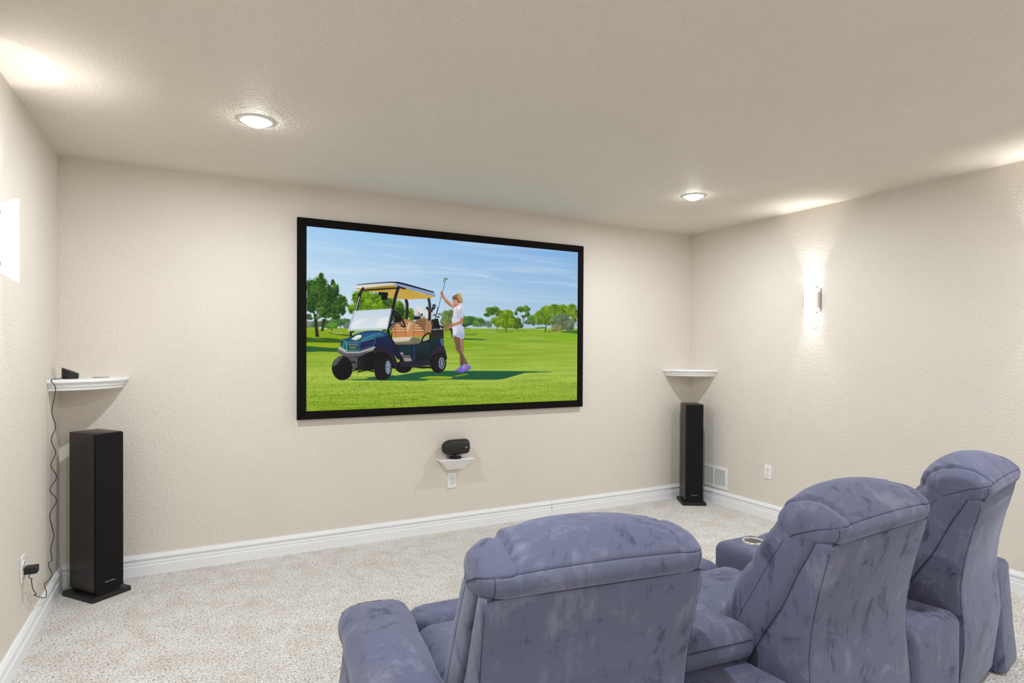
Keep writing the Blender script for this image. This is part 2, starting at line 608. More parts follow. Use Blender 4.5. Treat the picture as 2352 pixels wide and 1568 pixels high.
def paint_picture():
    p = Paint()
    PX, PY = p.px, p.py
    tx = np.clip((PX - 703) / 623, 0, 1); ty = np.clip((PY - 520) / 235, 0, 1)
    A = lambda *c: np.array(c, float) / 255.0
    # sky
    top = A(163, 208, 246) * (1 - tx[..., None]) + A(112, 168, 228) * tx[..., None]
    low = A(218, 233, 241) * (1 - tx[..., None]) + A(176, 204, 228) * tx[..., None]
    e = (ty ** 0.8)[..., None]
    p.im = top * (1 - e) + low * e
    cir = p.fbm(420, 26, 3, 4)
    p.blend(np.clip((cir - 0.5) * 1.3, 0, 0.28) * (1 - np.abs(ty - 0.4)), (232, 240, 247))
    p.frame(680, 490, 3.2672)
    p.line([(650, 305), (760, 330), (870, 358)], 2.0, (225, 236, 246), 0.28, True)
    p.line([(1330, 455), (1440, 478), (1540, 505)], 3.4, (222, 234, 244), 0.3, True)
    p.blend(np.clip((PY - 732) / 8, 0, 1) * np.clip((752 - PY) / 4, 0, 1) * 0.75, (168, 188, 214))
    # grass
    hor = 751 + np.where(PX < 900, (900 - PX) * 0.0, 0)
    g = np.clip((PY - hor) / 6, 0, 1)
    t1 = np.clip((PY - 750) / 110, 0, 1)[..., None]; t2 = np.clip((PY - 860) / 80, 0, 1)[..., None]
    gc = A(134, 168, 42) * (1 - t1) + A(162, 188, 72) * t1
    gc = gc * (1 - t2) + A(126, 158, 34) * t2
    left = np.clip((800 - PX) / 90, 0, 1)[..., None] * (1 - t1)
    gc = gc * (1 - left) + A(132, 164, 18) * left
    st = p.fbm(240, 9, 21, 4)[..., None]
    gc = gc + (st - 0.5) * A(50, 42, 44) * np.clip((PY - 745) / 40, 0.35, 1)[..., None]
    fine = (p.noise(2.2, 2.2, 41)[..., None] - 0.5) * A(80, 74, 54) * np.clip((PY - 800) / 100, 0.08, 1)[..., None]
    gc = np.clip(gc + fine, 0, 1)
    p.im = p.im * (1 - g[..., None]) + gc * g[..., None]
    # ---- background left: hedges and small trees
    p.frame(695, 610, 7.1267)
    p.foliage([(60, 960, 150, 60), (220, 960, 160, 55), (400, 950, 140, 70), (560, 930, 140, 70), (700, 920, 110, 60), (760, 960, 60, 70)], (52, 84, 66), (70, 110, 66), (104, 142, 74), 101, 12, .3)
    p.foliage([(100, 960, 90, 45), (720, 975, 60, 62)], (86, 98, 96), (112, 124, 112), (150, 158, 140), 103, 8, .3)
    p.foliage([(640, 925, 75, 55)], (46, 82, 48), (66, 108, 52), (96, 138, 60), 104, 8, .25)
    p.poly([(60, 1010), (200, 1012), (300, 1045), (420, 1040), (620, 1020), (760, 1030), (800, 1200), (60, 1200)], (142, 168, 40))
    p.foliage([(495, 985, 105, 52), (430, 1000, 40, 32)], (46, 96, 28), (78, 138, 30), (120, 172, 44), 105, 8, .25)
    p.poly([(470, 1020), (488, 1020), (488, 1068), (472, 1068)], (66, 74, 36))
    p.poly([(620, 970), (634, 970), (632, 1030), (622, 1030)], (62, 74, 50))
    # rolling fairway with tree shadows
    p.curve([(65, 1060), (300, 1085), (520, 1110), (760, 1130), (770, 1200), (400, 1230), (60, 1250)], (134, 164, 20))
    p.curve([(400, 1085), (560, 1110), (780, 1130), (800, 1160), (640, 1140), (480, 1112)], (58, 92, 34), .85)
    p.poly([(490, 1093), (655, 1103), (650, 1118), (520, 1108)], (196, 186, 160), .9)
    p.curve([(60, 1175), (180, 1180), (400, 1180), (640, 1208), (650, 1262), (400, 1258), (60, 1250)], (44, 86, 24), .95)
    p.curve([(140, 1180), (280, 1195), (380, 1212), (240, 1200)], (132, 158, 24), .8)
    p.curve([(60, 1255), (400, 1262), (640, 1268), (620, 1345), (300, 1330), (60, 1315)], (150, 172, 20))
    p.curve([(60, 1318), (280, 1330), (480, 1345), (620, 1350), (600, 1405), (300, 1402), (60, 1405)], (32, 88, 44), .96)
    # left pines
    p.poly([(182, 790), (240, 790), (252, 1000), (276, 1165), (214, 1160), (205, 1000)], (44, 38, 22))
    p.poly([(330, 870), (388, 870), (360, 960), (344, 1076), (302, 1066), (318, 970)], (52, 46, 24))
    p.line([(210, 820), (130, 700)], 2, (44, 40, 22)); p.line([(225, 820), (300, 690)], 2, (44, 40, 22))
    p.foliage([(90, 820, 60, 40), (120, 860, 70, 30), (250, 850, 60, 30)], (50, 72, 50), (70, 94, 60), (96, 120, 70), 118, 6, .6)
    p.foliage([(130, 330, 110, 120), (300, 300, 130, 130), (310, 165, 42, 48), (250, 480, 200, 200), (440, 500, 160, 190), (545, 380, 60, 95), (500, 280, 36, 60),
               (630, 600, 105, 120), (150, 640, 110, 150), (420, 680, 220, 150), (600, 730, 120, 90), (400, 800, 140, 60), (540, 830, 80, 50), (755, 660, 30, 30)],
              (20, 40, 16), (42, 82, 26), (96, 142, 48), 120, 13, .40, (-.55, -.75), 9)
    # tree behind the cart
    p.frame(800, 635, 11.2)
    p.foliage([(240, 560, 150, 190), (100, 830, 110, 130), (430, 560, 240, 220), (650, 650, 260, 260), (330, 820, 260, 160), (900, 720, 240, 210), (1080, 700, 150, 190),
               (1290, 800, 150, 190), (1350, 980, 210, 190), (1600, 960, 100, 150), (1000, 980, 320, 180), (700, 950, 380, 160), (1640, 1040, 70, 110)],
              (40, 70, 16), (86, 126, 20), (142, 178, 34), 140, 20, .34, (-.35, -.8), 11)
    p.foliage([(700, 780, 110, 90), (520, 660, 120, 90), (840, 690, 60, 80), (420, 470, 120, 70)], (86, 122, 18), (122, 160, 26), (164, 192, 44), 143, 14, .5, (-.3, -.8), 9)
    p.foliage([(1010, 660, 120, 110), (1330, 900, 120, 150), (1180, 960, 160, 120)], (24, 48, 22), (44, 80, 28), (84, 124, 34), 144, 14, .45, (-.3, -.8), 9)
    # ---- background right
    p.frame(1060, 680, 8.4)
    p.foliage([(60, 520, 130, 80), (200, 470, 130, 90), (330, 500, 120, 90), (420, 520, 50, 60), (30, 430, 50, 60), (150, 440, 90, 60)], (34, 70, 52), (62, 106, 52), (104, 148, 52), 160, 12, .28)
    p.foliage([(275, 530, 75, 60)], (60, 110, 40), (84, 136, 48), (110, 156, 60), 161, 8, .25)
    p.foliage([(360, 560, 60, 32), (520, 540, 70, 70), (440, 560, 60, 24)], (74, 96, 84), (98, 120, 100), (130, 148, 112), 162, 7, .3)
    for a_ in ([(580, 400), (590, 470), (572, 600)], [(600, 400), (570, 470), (580, 600)], [(620, 400), (585, 500)], [(540, 440), (575, 480)]):
        p.line(a_, 1.0, (112, 104, 98))
    p.foliage([(540, 270, 80, 60), (640, 270, 110, 70), (500, 360, 80, 45), (690, 350, 60, 50), (600, 330, 70, 40), (735, 300, 40, 36)], (44, 74, 34), (74, 112, 30), (122, 158, 46), 165, 10, .42)
    p.line([(1180, 400), (1192, 480), (1192, 580)], 2.2, (110, 100, 92)); p.line([(1230, 380), (1200, 450), (1190, 500)], 1.2, (120, 110, 98)); p.line([(1130, 350), (1185, 440)], 1.1, (120, 110, 98))
    p.foliage([(1125, 255, 75, 62), (1250, 250, 72, 72), (1050, 330, 36, 44), (1270, 350, 55, 50), (1200, 390, 50, 30), (1310, 245, 24, 24)], (40, 72, 34), (70, 112, 32), (112, 152, 44), 168, 10, .36)
    p.foliage([(1340, 430, 80, 70), (1380, 500, 60, 70), (1290, 500, 90, 45)], (52, 88, 56), (78, 116, 60), (110, 146, 66), 170, 9, .3)
    p.foliage([(1520, 330, 90, 70), (1440, 400, 70, 70), (1650, 260, 120, 80), (1800, 230, 120, 80), (1640, 380, 140, 100), (1960, 250, 130, 90), (2130, 220, 90, 80), (2180, 330, 90, 110),
               (1800, 340, 150, 110), (1500, 480, 100, 80), (2000, 340, 120, 80), (1620, 470, 90, 80), (1700, 520, 60, 50), (2180, 440, 50, 60)], (54, 80, 20), (100, 140, 26), (146, 180, 40), 172, 15, .32, (-.2, -.85), 9)
    p.line([(1625, 480), (1632, 560), (1612, 690)], 2.6, (64, 56, 26)); p.line([(2130, 400), (2140, 560)], 1.4, (110, 104, 90)); p.line([(2210, 350), (2210, 570)], 1.4, (110, 104, 90))
    p.line([(1690, 480), (1690, 570)], 1.6, (60, 56, 34))
    for k, (cx, cy, rx, ry) in enumerate([(860, 470, 200, 130), (690, 470, 110, 80), (1080, 520, 110, 90)]):
        p.line([(cx, cy + 40), (cx, (690, 655, 660)[k])], (2.4, 1.4, 1.6)[k], (74, 60, 20))
    p.foliage([(650, 470, 75, 65), (690, 540, 70, 60), (620, 500, 50, 40)], (62, 100, 20), (98, 142, 24), (134, 172, 40), 176, 10, .3)
    p.foliage([(1080, 480, 70, 80), (1110, 560, 80, 70), (1030, 540, 60, 55), (1040, 600, 60, 30)], (40, 62, 28), (70, 100, 32), (118, 150, 44), 177, 10, .34)
    p.foliage([(870, 340, 130, 85), (860, 430, 175, 120), (790, 520, 130, 80), (930, 530, 110, 90), (860, 580, 120, 40)], (58, 82, 20), (106, 142, 22), (150, 178, 36), 178, 13, .3, (-.45, -.75), 9)
    p.foliage([(1820, 470, 110, 110), (1960, 430, 130, 100), (2080, 520, 110, 110), (1900, 560, 150, 100), (1800, 600, 70, 80), (2060, 620, 110, 50), (1800, 420, 60, 60)], (62, 78, 56), (102, 122, 86), (146, 158, 116), 182, 12, .3, (-.3, -.8), 6)
    p.foliage([(1810, 620, 70, 70), (1900, 600, 40, 60)], (110, 104, 60), (142, 136, 84), (170, 164, 108), 183, 6, .5)
    p.frame(990, 630, 6.818)
    p.foliage([(250, 640, 90, 80), (320, 620, 70, 70), (240, 730, 100, 80), (330, 740, 70, 90), (250, 800, 60, 70)], (62, 84, 48), (102, 130, 72), (140, 162, 96), 186, 11, .28, (-.4, -.8), 6)
    p.foliage([(225, 780, 50, 60), (250, 850, 50, 40)], (96, 92, 50), (128, 124, 66), (156, 150, 88), 187, 7, .4)
    p.frame(1060, 680, 8.4)
    # ground details right
    for pts, c, a_ in [([(40, 610), (160, 615), (150, 628), (40, 626)], (70, 116, 34), .8), ([(60, 738), (290, 728), (280, 745), (60, 750)], (74, 112, 24), .85),
                       ([(40, 812), (300, 820), (470, 834), (440, 846), (40, 836)], (28, 92, 40), .95), ([(700, 650), (960, 650), (1000, 660), (720, 664)], (108, 128, 34), .7),
                       ([(690, 684), (1040, 680), (980, 694), (720, 700)], (62, 128, 30), .6), ([(1060, 655), (1280, 672), (1230, 682), (1110, 676)], (96, 140, 40), .8),
                       ([(1430, 605), (1600, 592), (1600, 630), (1460, 634)], (70, 138, 16), .9), ([(1470, 632), (1600, 628), (1600, 642), (1470, 644)], (206, 196, 168), .9),
                       ([(510, 688), (580, 684), (584, 708), (514, 708)], (168, 160, 146), .9), ([(1640, 682), (1750, 676), (1750, 694), (1660, 694)], (80, 122, 36), .8),
                       ([(1900, 690), (2235, 660), (2235, 718), (2120, 712)], (52, 96, 34), .85), ([(1640, 790), (1900, 745), (2235, 740), (2235, 850), (1900, 850), (1700, 830)], (128, 176, 20), .7),
                       ([(1100, 790), (1560, 780), (1480, 820), (1180, 830)], (164, 192, 92), .5), ([(30, 880), (120, 905), (250, 985), (60, 1000), (30, 1000)], (134, 172, 12), .8),
                       ([(0, 1010), (400, 970), (420, 990), (0, 1030)], (160, 190, 90), .6), ([(900, 930), (1020, 930), (980, 958), (900, 955)], (172, 186, 76), .6)]:
        p.curve(pts, c, a_)
    # ---- shadow of cart and golfer on the grass
    p.frame(695, 820, 3.6465)
    p.curve([(395, 185), (560, 178), (800, 150), (1000, 120), (1200, 113), (1500, 114), (1850, 116), (2090, 124), (1900, 128), (1850, 134), (1760, 160), (1660, 184), (1500, 188), (1100, 186), (1000, 196), (700, 194), (420, 192)], (26, 84, 56), .97)
    p.curve([(980, 176), (1080, 158), (1250, 162), (1230, 180), (1100, 180)], (150, 176, 34), .95)
    p.curve([(1275, 155), (1380, 138), (1370, 147), (1290, 160)], (150, 176, 34), .9)
    p.curve([(530, 172), (640, 160), (760, 150), (740, 176), (620, 180)], (26, 76, 50), .9)
    p.curve([(800, 305), (1000, 310), (1240, 340), (1160, 342), (1000, 324), (850, 312)], (164, 186, 50), .6)
    r = random.Random(5)
    for cx, cy in [(432, 270), (445, 252), (478, 244), (1014, 327), (950, 350), (926, 352), (860, 360), (770, 378), (800, 386), (868, 382), (765, 402), (820, 392), (1390, 262), (660, 208)]:
        p.ell(cx, cy, 5 + r.random() * 5, 3, (76, 66, 24), alpha=.85)
    # ---- golf cart
    BK, DK = (17, 15, 20), (36, 30, 44)
    p.frame(740, 620, 5.8079)
    p.ell(1085, 1290, 112, 82, (14, 18, 16))                                          # far rear wheel
    p.poly([(260, 1150), (900, 1040), (1040, 1300), (1450, 1280), (1640, 1240), (1450, 1310), (1250, 1300), (1030, 1310), (920, 1310), (690, 1330), (420, 1330), (330, 1280)], (10, 10, 12))
    p.curve([(1230, 1290), (1340, 1312), (1450, 1296), (1400, 1282)], (12, 14, 12))
    # rear bodywork
    p.vgrad([(1440, 930), (1600, 920), (1625, 1010), (1655, 1120), (1660, 1190), (1560, 1230), (1440, 1240)], (20, 44, 54), (12, 20, 22), True)
    p.curve([(1570, 920), (1600, 930), (1618, 1000), (1600, 1010)], (70, 100, 160))
    p.poly([(960, 980), (1440, 925), (1445, 1205), (1040, 1220)], (14, 34, 38))
    p.poly([(1205, 985), (1245, 980), (1245, 1200), (1215, 1200)], (34, 44, 84))
    p.vgrad([(1250, 980), (1430, 945), (1430, 1180), (1250, 1200)], (28, 52, 60), (10, 26, 26))
    p.poly([(1030, 1010), (1195, 1000), (1195, 1120), (1040, 1110)], (14, 48, 52))
    p.poly([(1035, 1100), (1080, 1098), (1080, 1132), (1040, 1134)], (150, 150, 160))
    p.poly([(1042, 1135), (1175, 1132), (1185, 1178), (1060, 1180)], (96, 94, 94)); p.poly([(1060, 1180), (1190, 1178), (1195, 1212), (1070, 1218)], (150, 144, 140))
    p.line([(1060, 1180), (1188, 1178)], .8, (170, 165, 160))
    p.poly([(1040, 1220), (1440, 1205), (1500, 1160), (1520, 1210), (1450, 1270), (1200, 1290), (1040, 1285)], DK)
    p.poly([(1440, 1190), (1470, 1090), (1540, 1020), (1620, 1015), (1655, 1090), (1640, 1110), (1600, 1075), (1540, 1090), (1500, 1150), (1485, 1250), (1440, 1270)], (44, 36, 52))
    # rear wheel
    p.ell(1548, 1240, 108, 130, (14, 12, 14)); p.ell(1560, 1235, 92, 112, (26, 22, 26))
    p.ell(1595, 1240, 40, 76, (150, 160, 176)); p.ell(1598, 1240, 33, 66, (36, 38, 46))
    for k in range(8):
        a_ = k * PI / 4 + .2
        p.line([(1597, 1240), (1597 + 36 * math.cos(a_), 1240 + 70 * math.sin(a_))], 1.3, (158, 168, 186))
    p.ell(1596, 1240, 9, 14, (120, 128, 140))
    # bag well and clubs
    p.poly([(1450, 790), (1620, 782), (1620, 915), (1450, 912)], (38, 36, 36)); p.line([(1450, 796), (1620, 786)], 1.2, (150, 158, 168)); p.line([(1450, 880), (1618, 884)], .6, (74, 72, 72))
    p.poly([(1480, 780), (1525, 775), (1525, 792), (1480, 796)], (190, 205, 220))
    p.poly([(1455, 660), (1545, 645), (1575, 780), (1460, 790)], (26, 22, 24)); p.line([(1555, 740), (1612, 768)], 4, (22, 20, 22)); p.poly([(1450, 680), (1485, 690), (1480, 780), (1450, 780)], (52, 48, 54))
    for a_ in ([(1515, 640), (1650, 120)],):
        p.line(a_, 1.2, (52, 66, 72))
    p.ell(1655, 118, 26, 13, (128, 136, 112), .1); p.line([(1632, 115), (1620, 160)], 1.6, (70, 80, 84))
    p.line([(1508, 660), (1545, 500)], 1.8, (20, 20, 24))
    p.ell(1566, 588, 22, 14, (104, 120, 110)); p.ell(1548, 625, 20, 12, (60, 58, 60)); p.ell(1500, 600, 20, 16, (100, 112, 104))
    p.curve([(1450, 560), (1470, 470), (1500, 455), (1520, 480), (1500, 520), (1475, 545), (1462, 600)], (46, 46, 56)); p.line([(1460, 490), (1512, 482)], 1, (170, 172, 178))
    p.curve([(1385, 500), (1410, 490), (1415, 540), (1392, 535)], (30, 28, 32)); p.curve([(1372, 550), (1400, 525), (1420, 640), (1385, 640)], (220, 218, 208)); p.curve([(1445, 560), (1475, 580), (1480, 640), (1450, 640)], (190, 194, 186))
    p.curve([(1255, 500), (1290, 482), (1340, 510), (1365, 600), (1330, 620), (1290, 570)], (224, 222, 214)); p.ell(1330, 596, 14, 20, (44, 40, 30), .3)
    p.curve([(1222, 560), (1260, 540), (1300, 600), (1290, 640), (1240, 620)], (206, 204, 200)); p.curve([(1225, 615), (1260, 595), (1300, 620), (1310, 655), (1230, 660)], (36, 30, 32)); p.line([(1290, 570), (1320, 640)], 2, (60, 62, 80))
    p.curve([(1235, 600), (1262, 590), (1290, 612), (1240, 618)], (176, 176, 186)); p.ell(1355, 630, 24, 9, (120, 132, 60))
    # seat back and cushion
    p.vgrad([(925, 820), (960, 740), (1020, 690), (1100, 655), (1160, 655), (1215, 685), (1280, 660), (1350, 640), (1420, 655), (1460, 720), (1455, 800), (1420, 860), (1330, 885), (1200, 885), (1150, 895), (1000, 890), (945, 870)], (170, 124, 84), (204, 130, 74), True)
    p.vgrad([(1115, 760), (1150, 690), (1210, 690), (1230, 720), (1215, 800), (1200, 880), (1140, 880), (1118, 830)], (186, 146, 104), (206, 138, 86), True)
    p.curve([(1130, 760), (1160, 700), (1185, 705), (1160, 780), (1140, 830)], (226, 196, 160), .8)
    p.poly([(1255, 672), (1350, 648), (1385, 660), (1375, 850), (1250, 715)], (122, 88, 66), .8)
    p.curve([(1378, 680), (1410, 655), (1450, 720), (1448, 810), (1400, 860), (1372, 840)], (160, 124, 94), .8)
    for y0 in (740, 772, 806):
        p.line([(985, y0), (1110, y0 + 2)], 2.2, (226, 190, 150)); p.line([(985, y0 + 14), (1112, y0 + 16)], .9, (120, 76, 44))
    for y0, x1 in ((735, 1285), (768, 1320), (802, 1350)):
        p.line([(1228, y0), (x1, y0 + 2)], 2.4, (226, 182, 138)); p.line([(1228, y0 + 16), (1365, y0 + 18)], .9, (124, 80, 48))
    for q in ([(985, 740), (978, 820), (990, 890)], [(1120, 740), (1112, 810), (1130, 885)], [(1232, 700), (1220, 800), (1222, 880)], [(1385, 660), (1368, 760), (1372, 860)]):
        p.line(q, .9, (112, 72, 44), 1, True)
    p.vgrad([(925, 910), (1080, 895), (1190, 892), (1290, 915), (1390, 900), (1420, 925), (1330, 960), (1250, 985), (1100, 995), (960, 985)], (196, 184, 160), (98, 92, 70), True)
    p.vgrad([(925, 912), (1060, 896), (1200, 900), (1170, 935), (1060, 955), (945, 955)], (224, 212, 192), (196, 184, 160), True)
    p.curve([(1175, 920), (1230, 895), (1300, 915), (1290, 960), (1200, 975)], (112, 106, 88), .9)
    p.poly([(945, 955), (970, 950), (975, 992), (950, 990)], (56, 70, 200))
    p.line([(1320, 960), (1360, 880), (1430, 840), (1440, 900), (1420, 945), (1320, 965)], 3.4, (20, 18, 22), 1, True)
    # roof posts
    p.line([(1112, 380), (1135, 460), (1128, 640)], 6.2, (38, 32, 38), 1, True); p.line([(1104, 390), (1108, 480), (1112, 640)], 1.0, (110, 100, 108))
    p.line([(1416, 360), (1435, 470), (1432, 660)], 6.2, (38, 32, 40), 1, True); p.line([(1422, 400), (1446, 560)], 1.2, (96, 92, 100))
    p.poly([(752, 262), (890, 262), (868, 398), (790, 400), (790, 340), (752, 335)], (12, 12, 14))
    # roof
    p.vgrad([(432, 245), (560, 240), (960, 200), (1090, 230), (1490, 340), (1518, 358), (1400, 380), (1180, 392), (1000, 388), (880, 360), (880, 300), (560, 285)], (186, 152, 62), (206, 170, 78))
    p.curve([(880, 300), (1050, 260), (1200, 300), (1420, 350), (1180, 384), (960, 378)], (202, 166, 70), .8)
    p.poly([(560, 240), (960, 203), (1000, 216), (760, 250), (640, 262)], (150, 128, 30), .8)
    p.line([(1240, 280), (1370, 330)], 1.4, (226, 200, 120)); p.line([(1110, 300), (1190, 330), (1210, 370)], .8, (150, 116, 44), .8, True)
    p.vgrad([(430, 243), (475, 200), (700, 178), (930, 160), (1020, 165), (1090, 200), (1500, 310), (1518, 355), (1300, 300), (1060, 225), (960, 205), (760, 215), (560, 236)], (236, 232, 220), (126, 146, 184))
    p.vgrad([(430, 243), (475, 202), (930, 172), (985, 178), (960, 202), (760, 214), (560, 236)], (206, 200, 184), (240, 236, 224))
    p.poly([(985, 178), (1080, 195), (1490, 308), (1515, 352), (1300, 298), (1060, 222), (960, 204)], (136, 156, 196))
    p.poly([(472, 195), (640, 175), (900, 156), (1020, 158), (1120, 182), (1490, 288), (1495, 306), (1080, 196), (985, 176), (900, 170), (640, 187), (474, 203)], (20, 20, 26))
    # windshield frame and wheel
    p.line([(470, 205), (476, 205)], 1, (20, 20, 26))
    p.line([(548, 245), (520, 290), (450, 545)], 5.0, (30, 28, 34)); p.line([(498, 360), (446, 540)], 1.6, (200, 200, 206))
    p.line([(560, 272), (1010, 240)], 3.2, (16, 16, 20)); p.line([(1030, 228), (1105, 250)], 3.4, (16, 16, 20)); p.poly([(470, 318), (510, 308), (515, 345), (480, 350)], (28, 28, 40))
    p.vgrad([(418, 548), (935, 515), (862, 790), (342, 805)], (196, 214, 230), (226, 232, 236))
    p.poly([(418, 548), (445, 548), (378, 795), (342, 805)], (168, 184, 208), .8)
    p.poly([(750, 650), (885, 625), (848, 765), (722, 765)], (236, 236, 238), .85)
    p.curve([(400, 700), (560, 650), (640, 640), (500, 720), (390, 770)], (236, 240, 240), .6)
    p.poly([(342, 790), (862, 770), (862, 800), (342, 812)], (184, 206, 196), .9); p.line([(418, 549), (935, 516)], 1.4, (206, 210, 200))
    p.poly([(400, 815), (600, 805), (540, 830), (410, 860)], (176, 200, 150), .6)
    p.line([(1020, 230), (985, 330), (880, 830)], 6.4, (28, 26, 40)); p.line([(935, 520), (880, 760)], 1.0, (150, 152, 170))
    p.line([(975, 690), (880, 815)], 6.4, (22, 20, 26)); p.line([(970, 700), (895, 800)], 1.2, (190, 190, 196))
    a_ = np.linspace(0, 2 * PI, 40)
    p.line([(1030 + 62 * math.cos(t) * .82 - 104 * math.sin(t) * -.48, 655 + 62 * math.cos(t) * .48 + 100 * math.sin(t)) for t in a_], 3.4, (18, 18, 22))
    p.curve([(965, 580), (1000, 600), (1060, 660), (1040, 700), (990, 700), (970, 660)], (20, 20, 24)); p.curve([(1000, 700), (1050, 700), (1080, 735), (1030, 730)], (112, 92, 78))
    # front pillar, far support
    p.poly([(368, 822), (395, 818), (398, 885), (374, 890)], (18, 20, 26)); p.poly([(372, 820), (430, 812), (432, 832), (378, 836)], (16, 16, 20)); p.poly([(805, 795), (850, 790), (856, 812), (812, 814)], (12, 14, 16))
    p.line([(880, 830), (905, 900), (985, 1050), (1075, 1212)], 7.0, (22, 20, 28), 1, True); p.line([(930, 830), (925, 900)], 2.4, (16, 18, 20))
    # cowl body
    p.vgrad([(330, 960), (340, 920), (440, 860), (560, 818), (700, 805), (800, 815), (870, 850), (930, 960), (1000, 1060), (1040, 1140), (1020, 1200), (900, 1060), (820, 1020), (690, 1050), (500, 1090)], (24, 40, 84), (18, 20, 40))
    p.vgrad([(260, 920), (340, 905), (480, 840), (600, 812), (720, 806), (830, 822), (880, 860), (800, 895), (700, 905), (520, 950), (330, 962)], (34, 66, 118), (24, 84, 96), True)
    p.curve([(380, 930), (520, 860), (680, 830), (780, 840), (700, 870), (560, 915)], (42, 92, 140), .7); p.curve([(540, 940), (640, 890), (800, 850), (820, 872), (720, 888)], (36, 130, 130), .75)
    p.line([(333, 958), (350, 925), (480, 850), (600, 815)], 1.1, (16, 44, 66), 1, True); p.line([(520, 950), (570, 910), (700, 860), (790, 840)], 1.0, (130, 186, 196), .8, True)
    p.line([(262, 918), (330, 962), (520, 955), (700, 905)], 1.0, (140, 180, 200), .9)
    p.poly([(262, 922), (330, 964), (326, 1080), (240, 1020)], (22, 104, 92)); p.poly([(262, 922), (290, 940), (250, 1030), (240, 1020)], (40, 60, 110)); p.line([(310, 950), (270, 1040)], 1.2, (120, 186, 180), .6)
    p.vgrad([(330, 964), (515, 956), (500, 1080), (326, 1082)], (44, 86, 128), (14, 70, 70)); p.line([(330, 966), (326, 1080)], 1.2, (130, 196, 196))
    p.line([(326, 1072), (500, 1068)], 1.2, (120, 190, 196), .8); p.line([(240, 1018), (326, 1076)], 1.4, (160, 190, 210), .9); p.line([(326, 1086), (500, 1084)], 2.0, (8, 50, 44))
    p.vgrad([(518, 962), (720, 905), (690, 1000), (640, 1020), (505, 1070)], (30, 46, 92), (20, 34, 66)); p.line([(718, 915), (690, 1000), (640, 1022), (510, 1062)], 1.2, (86, 110, 160), .9)
    # bonnet badge and lettering
    p.ell(470, 898, 62, 30, (214, 190, 70), -.42); p.ell(470, 896, 54, 24, (206, 232, 236), -.42); p.line([(402, 918), (450, 898), (520, 880)], 2.4, (240, 242, 240), .9); p.line([(440, 912), (520, 900)], 1, (120, 190, 190), .8)
    FONT = {'C': '111100100100111', 'L': '100100100100111', 'U': '101101101101111', 'B': '110101110101110', 'D': '110101101101110', 'E': '111100110100111', 'G': '111100101101111',
            'O': '111101101101111', 'F': '111100110100100', 'A': '010101111101101', 'N': '101111111111101', ' ': '0' * 15}
    for txt, x0, y0, cw, chh, sl in (('CLUB DE GOLF', 362, 984, 2.45, 4.6, -.035), ('ALCANADA', 372, 1024, 2.6, 4.4, -.03)):
        for i, ch in enumerate(txt):
            for k, bit in enumerate(FONT[ch]):
                if bit == '1':
                    xx = x0 + (i * 3.75 + k % 3) * cw; yy = y0 + (k // 3) * chh + (xx - x0) * sl
                    p.poly([(xx, yy), (xx + cw * 1.02, yy), (xx + cw * 1.02, yy + chh), (xx, yy + chh)], (214, 170, 48))
    # bumper
    p.vgrad([(212, 1040), (238, 1030), (322, 1090), (500, 1088), (690, 1020), (720, 1030), (700, 1055), (520, 1120), (330, 1165), (215, 1095)], (164, 158, 164), (70, 66, 78))
    p.line([(232, 1036), (322, 1096), (500, 1094), (700, 1028)], 2.6, (190, 184, 186)); p.poly([(215, 1070), (322, 1128), (510, 1128), (700, 1060), (620, 1100), (510, 1150), (330, 1168), (214, 1098)], (86, 84, 92))
    p.poly([(320, 1168), (475, 1162), (470, 1300), (420, 1330), (345, 1322), (322, 1290)], (76, 80, 78)); p.poly([(345, 1215), (450, 1210), (446, 1290), (348, 1290)], (36, 42, 42)); p.poly([(368, 1240), (440, 1255), (438, 1282), (370, 1282)], (96, 104, 100))
    p.poly([(475, 1162), (560, 1140), (570, 1300), (500, 1340), (470, 1330)], (24, 22, 28))
    p.line([(480, 1355), (600, 1330), (690, 1350)], 3, (12, 14, 10)); p.line([(410, 1345), (470, 1330)], 2, (14, 16, 10))
    # front fender arch
    p.curve([(690, 1050), (760, 1020), (840, 1030), (920, 1080), (985, 1180), (1000, 1280), (960, 1290), (920, 1180), (860, 1110), (780, 1090), (700, 1120)], (34, 26, 44))
    # front wheels
    p.ell(270, 1305, 138, 162, (18, 17, 22)); p.ell(292, 1325, 112, 138, (10, 10, 13))
    p.frame(755, 740, 11.2)
    p.curve([(112, 1130), (130, 1040), (190, 930), (270, 868), (350, 850), (372, 880), (320, 950), (250, 1040), (180, 1110)], (96, 94, 98), .95)
    tr = random.Random(2)
    for k in range(60):
        u_, w_ = tr.random(), tr.random()
        x_, y_ = 135 + 215 * u_ + 20 * w_, 1110 - 240 * u_ + 70 * (w_ - .4)
        p.line([(x_, y_), (x_ + 16, y_ + 9)], .7, (40, 38, 42), .8)
    p.curve([(120, 1130), (200, 1110), (270, 1040), (360, 900), (400, 1000), (300, 1180), (140, 1200)], (14, 13, 17), .8)
    p.frame(740, 620, 5.8079)
    p.curve([(686, 1250), (700, 1180), (760, 1140), (850, 1145), (915, 1200), (932, 1290), (915, 1400), (850, 1462), (760, 1462), (710, 1410)], (18, 15, 22)); p.ell(880, 1300, 50, 140, (26, 22, 28))
    p.ell(882, 1296, 36, 88, (150, 164, 192)); p.ell(885, 1296, 29, 78, (30, 34, 48))
    for k in range(9):
        a_ = k * 2 * PI / 9 + .1
        p.line([(884, 1296), (884 + 32 * math.cos(a_), 1296 + 82 * math.sin(a_))], 1.5, (162, 178, 200))
    p.ell(880, 1296, 8, 16, (96, 108, 150))
    # ---- golfer
    p.frame(990, 630, 6.818)
    SK, SKD = (196, 140, 112), (116, 84, 72)
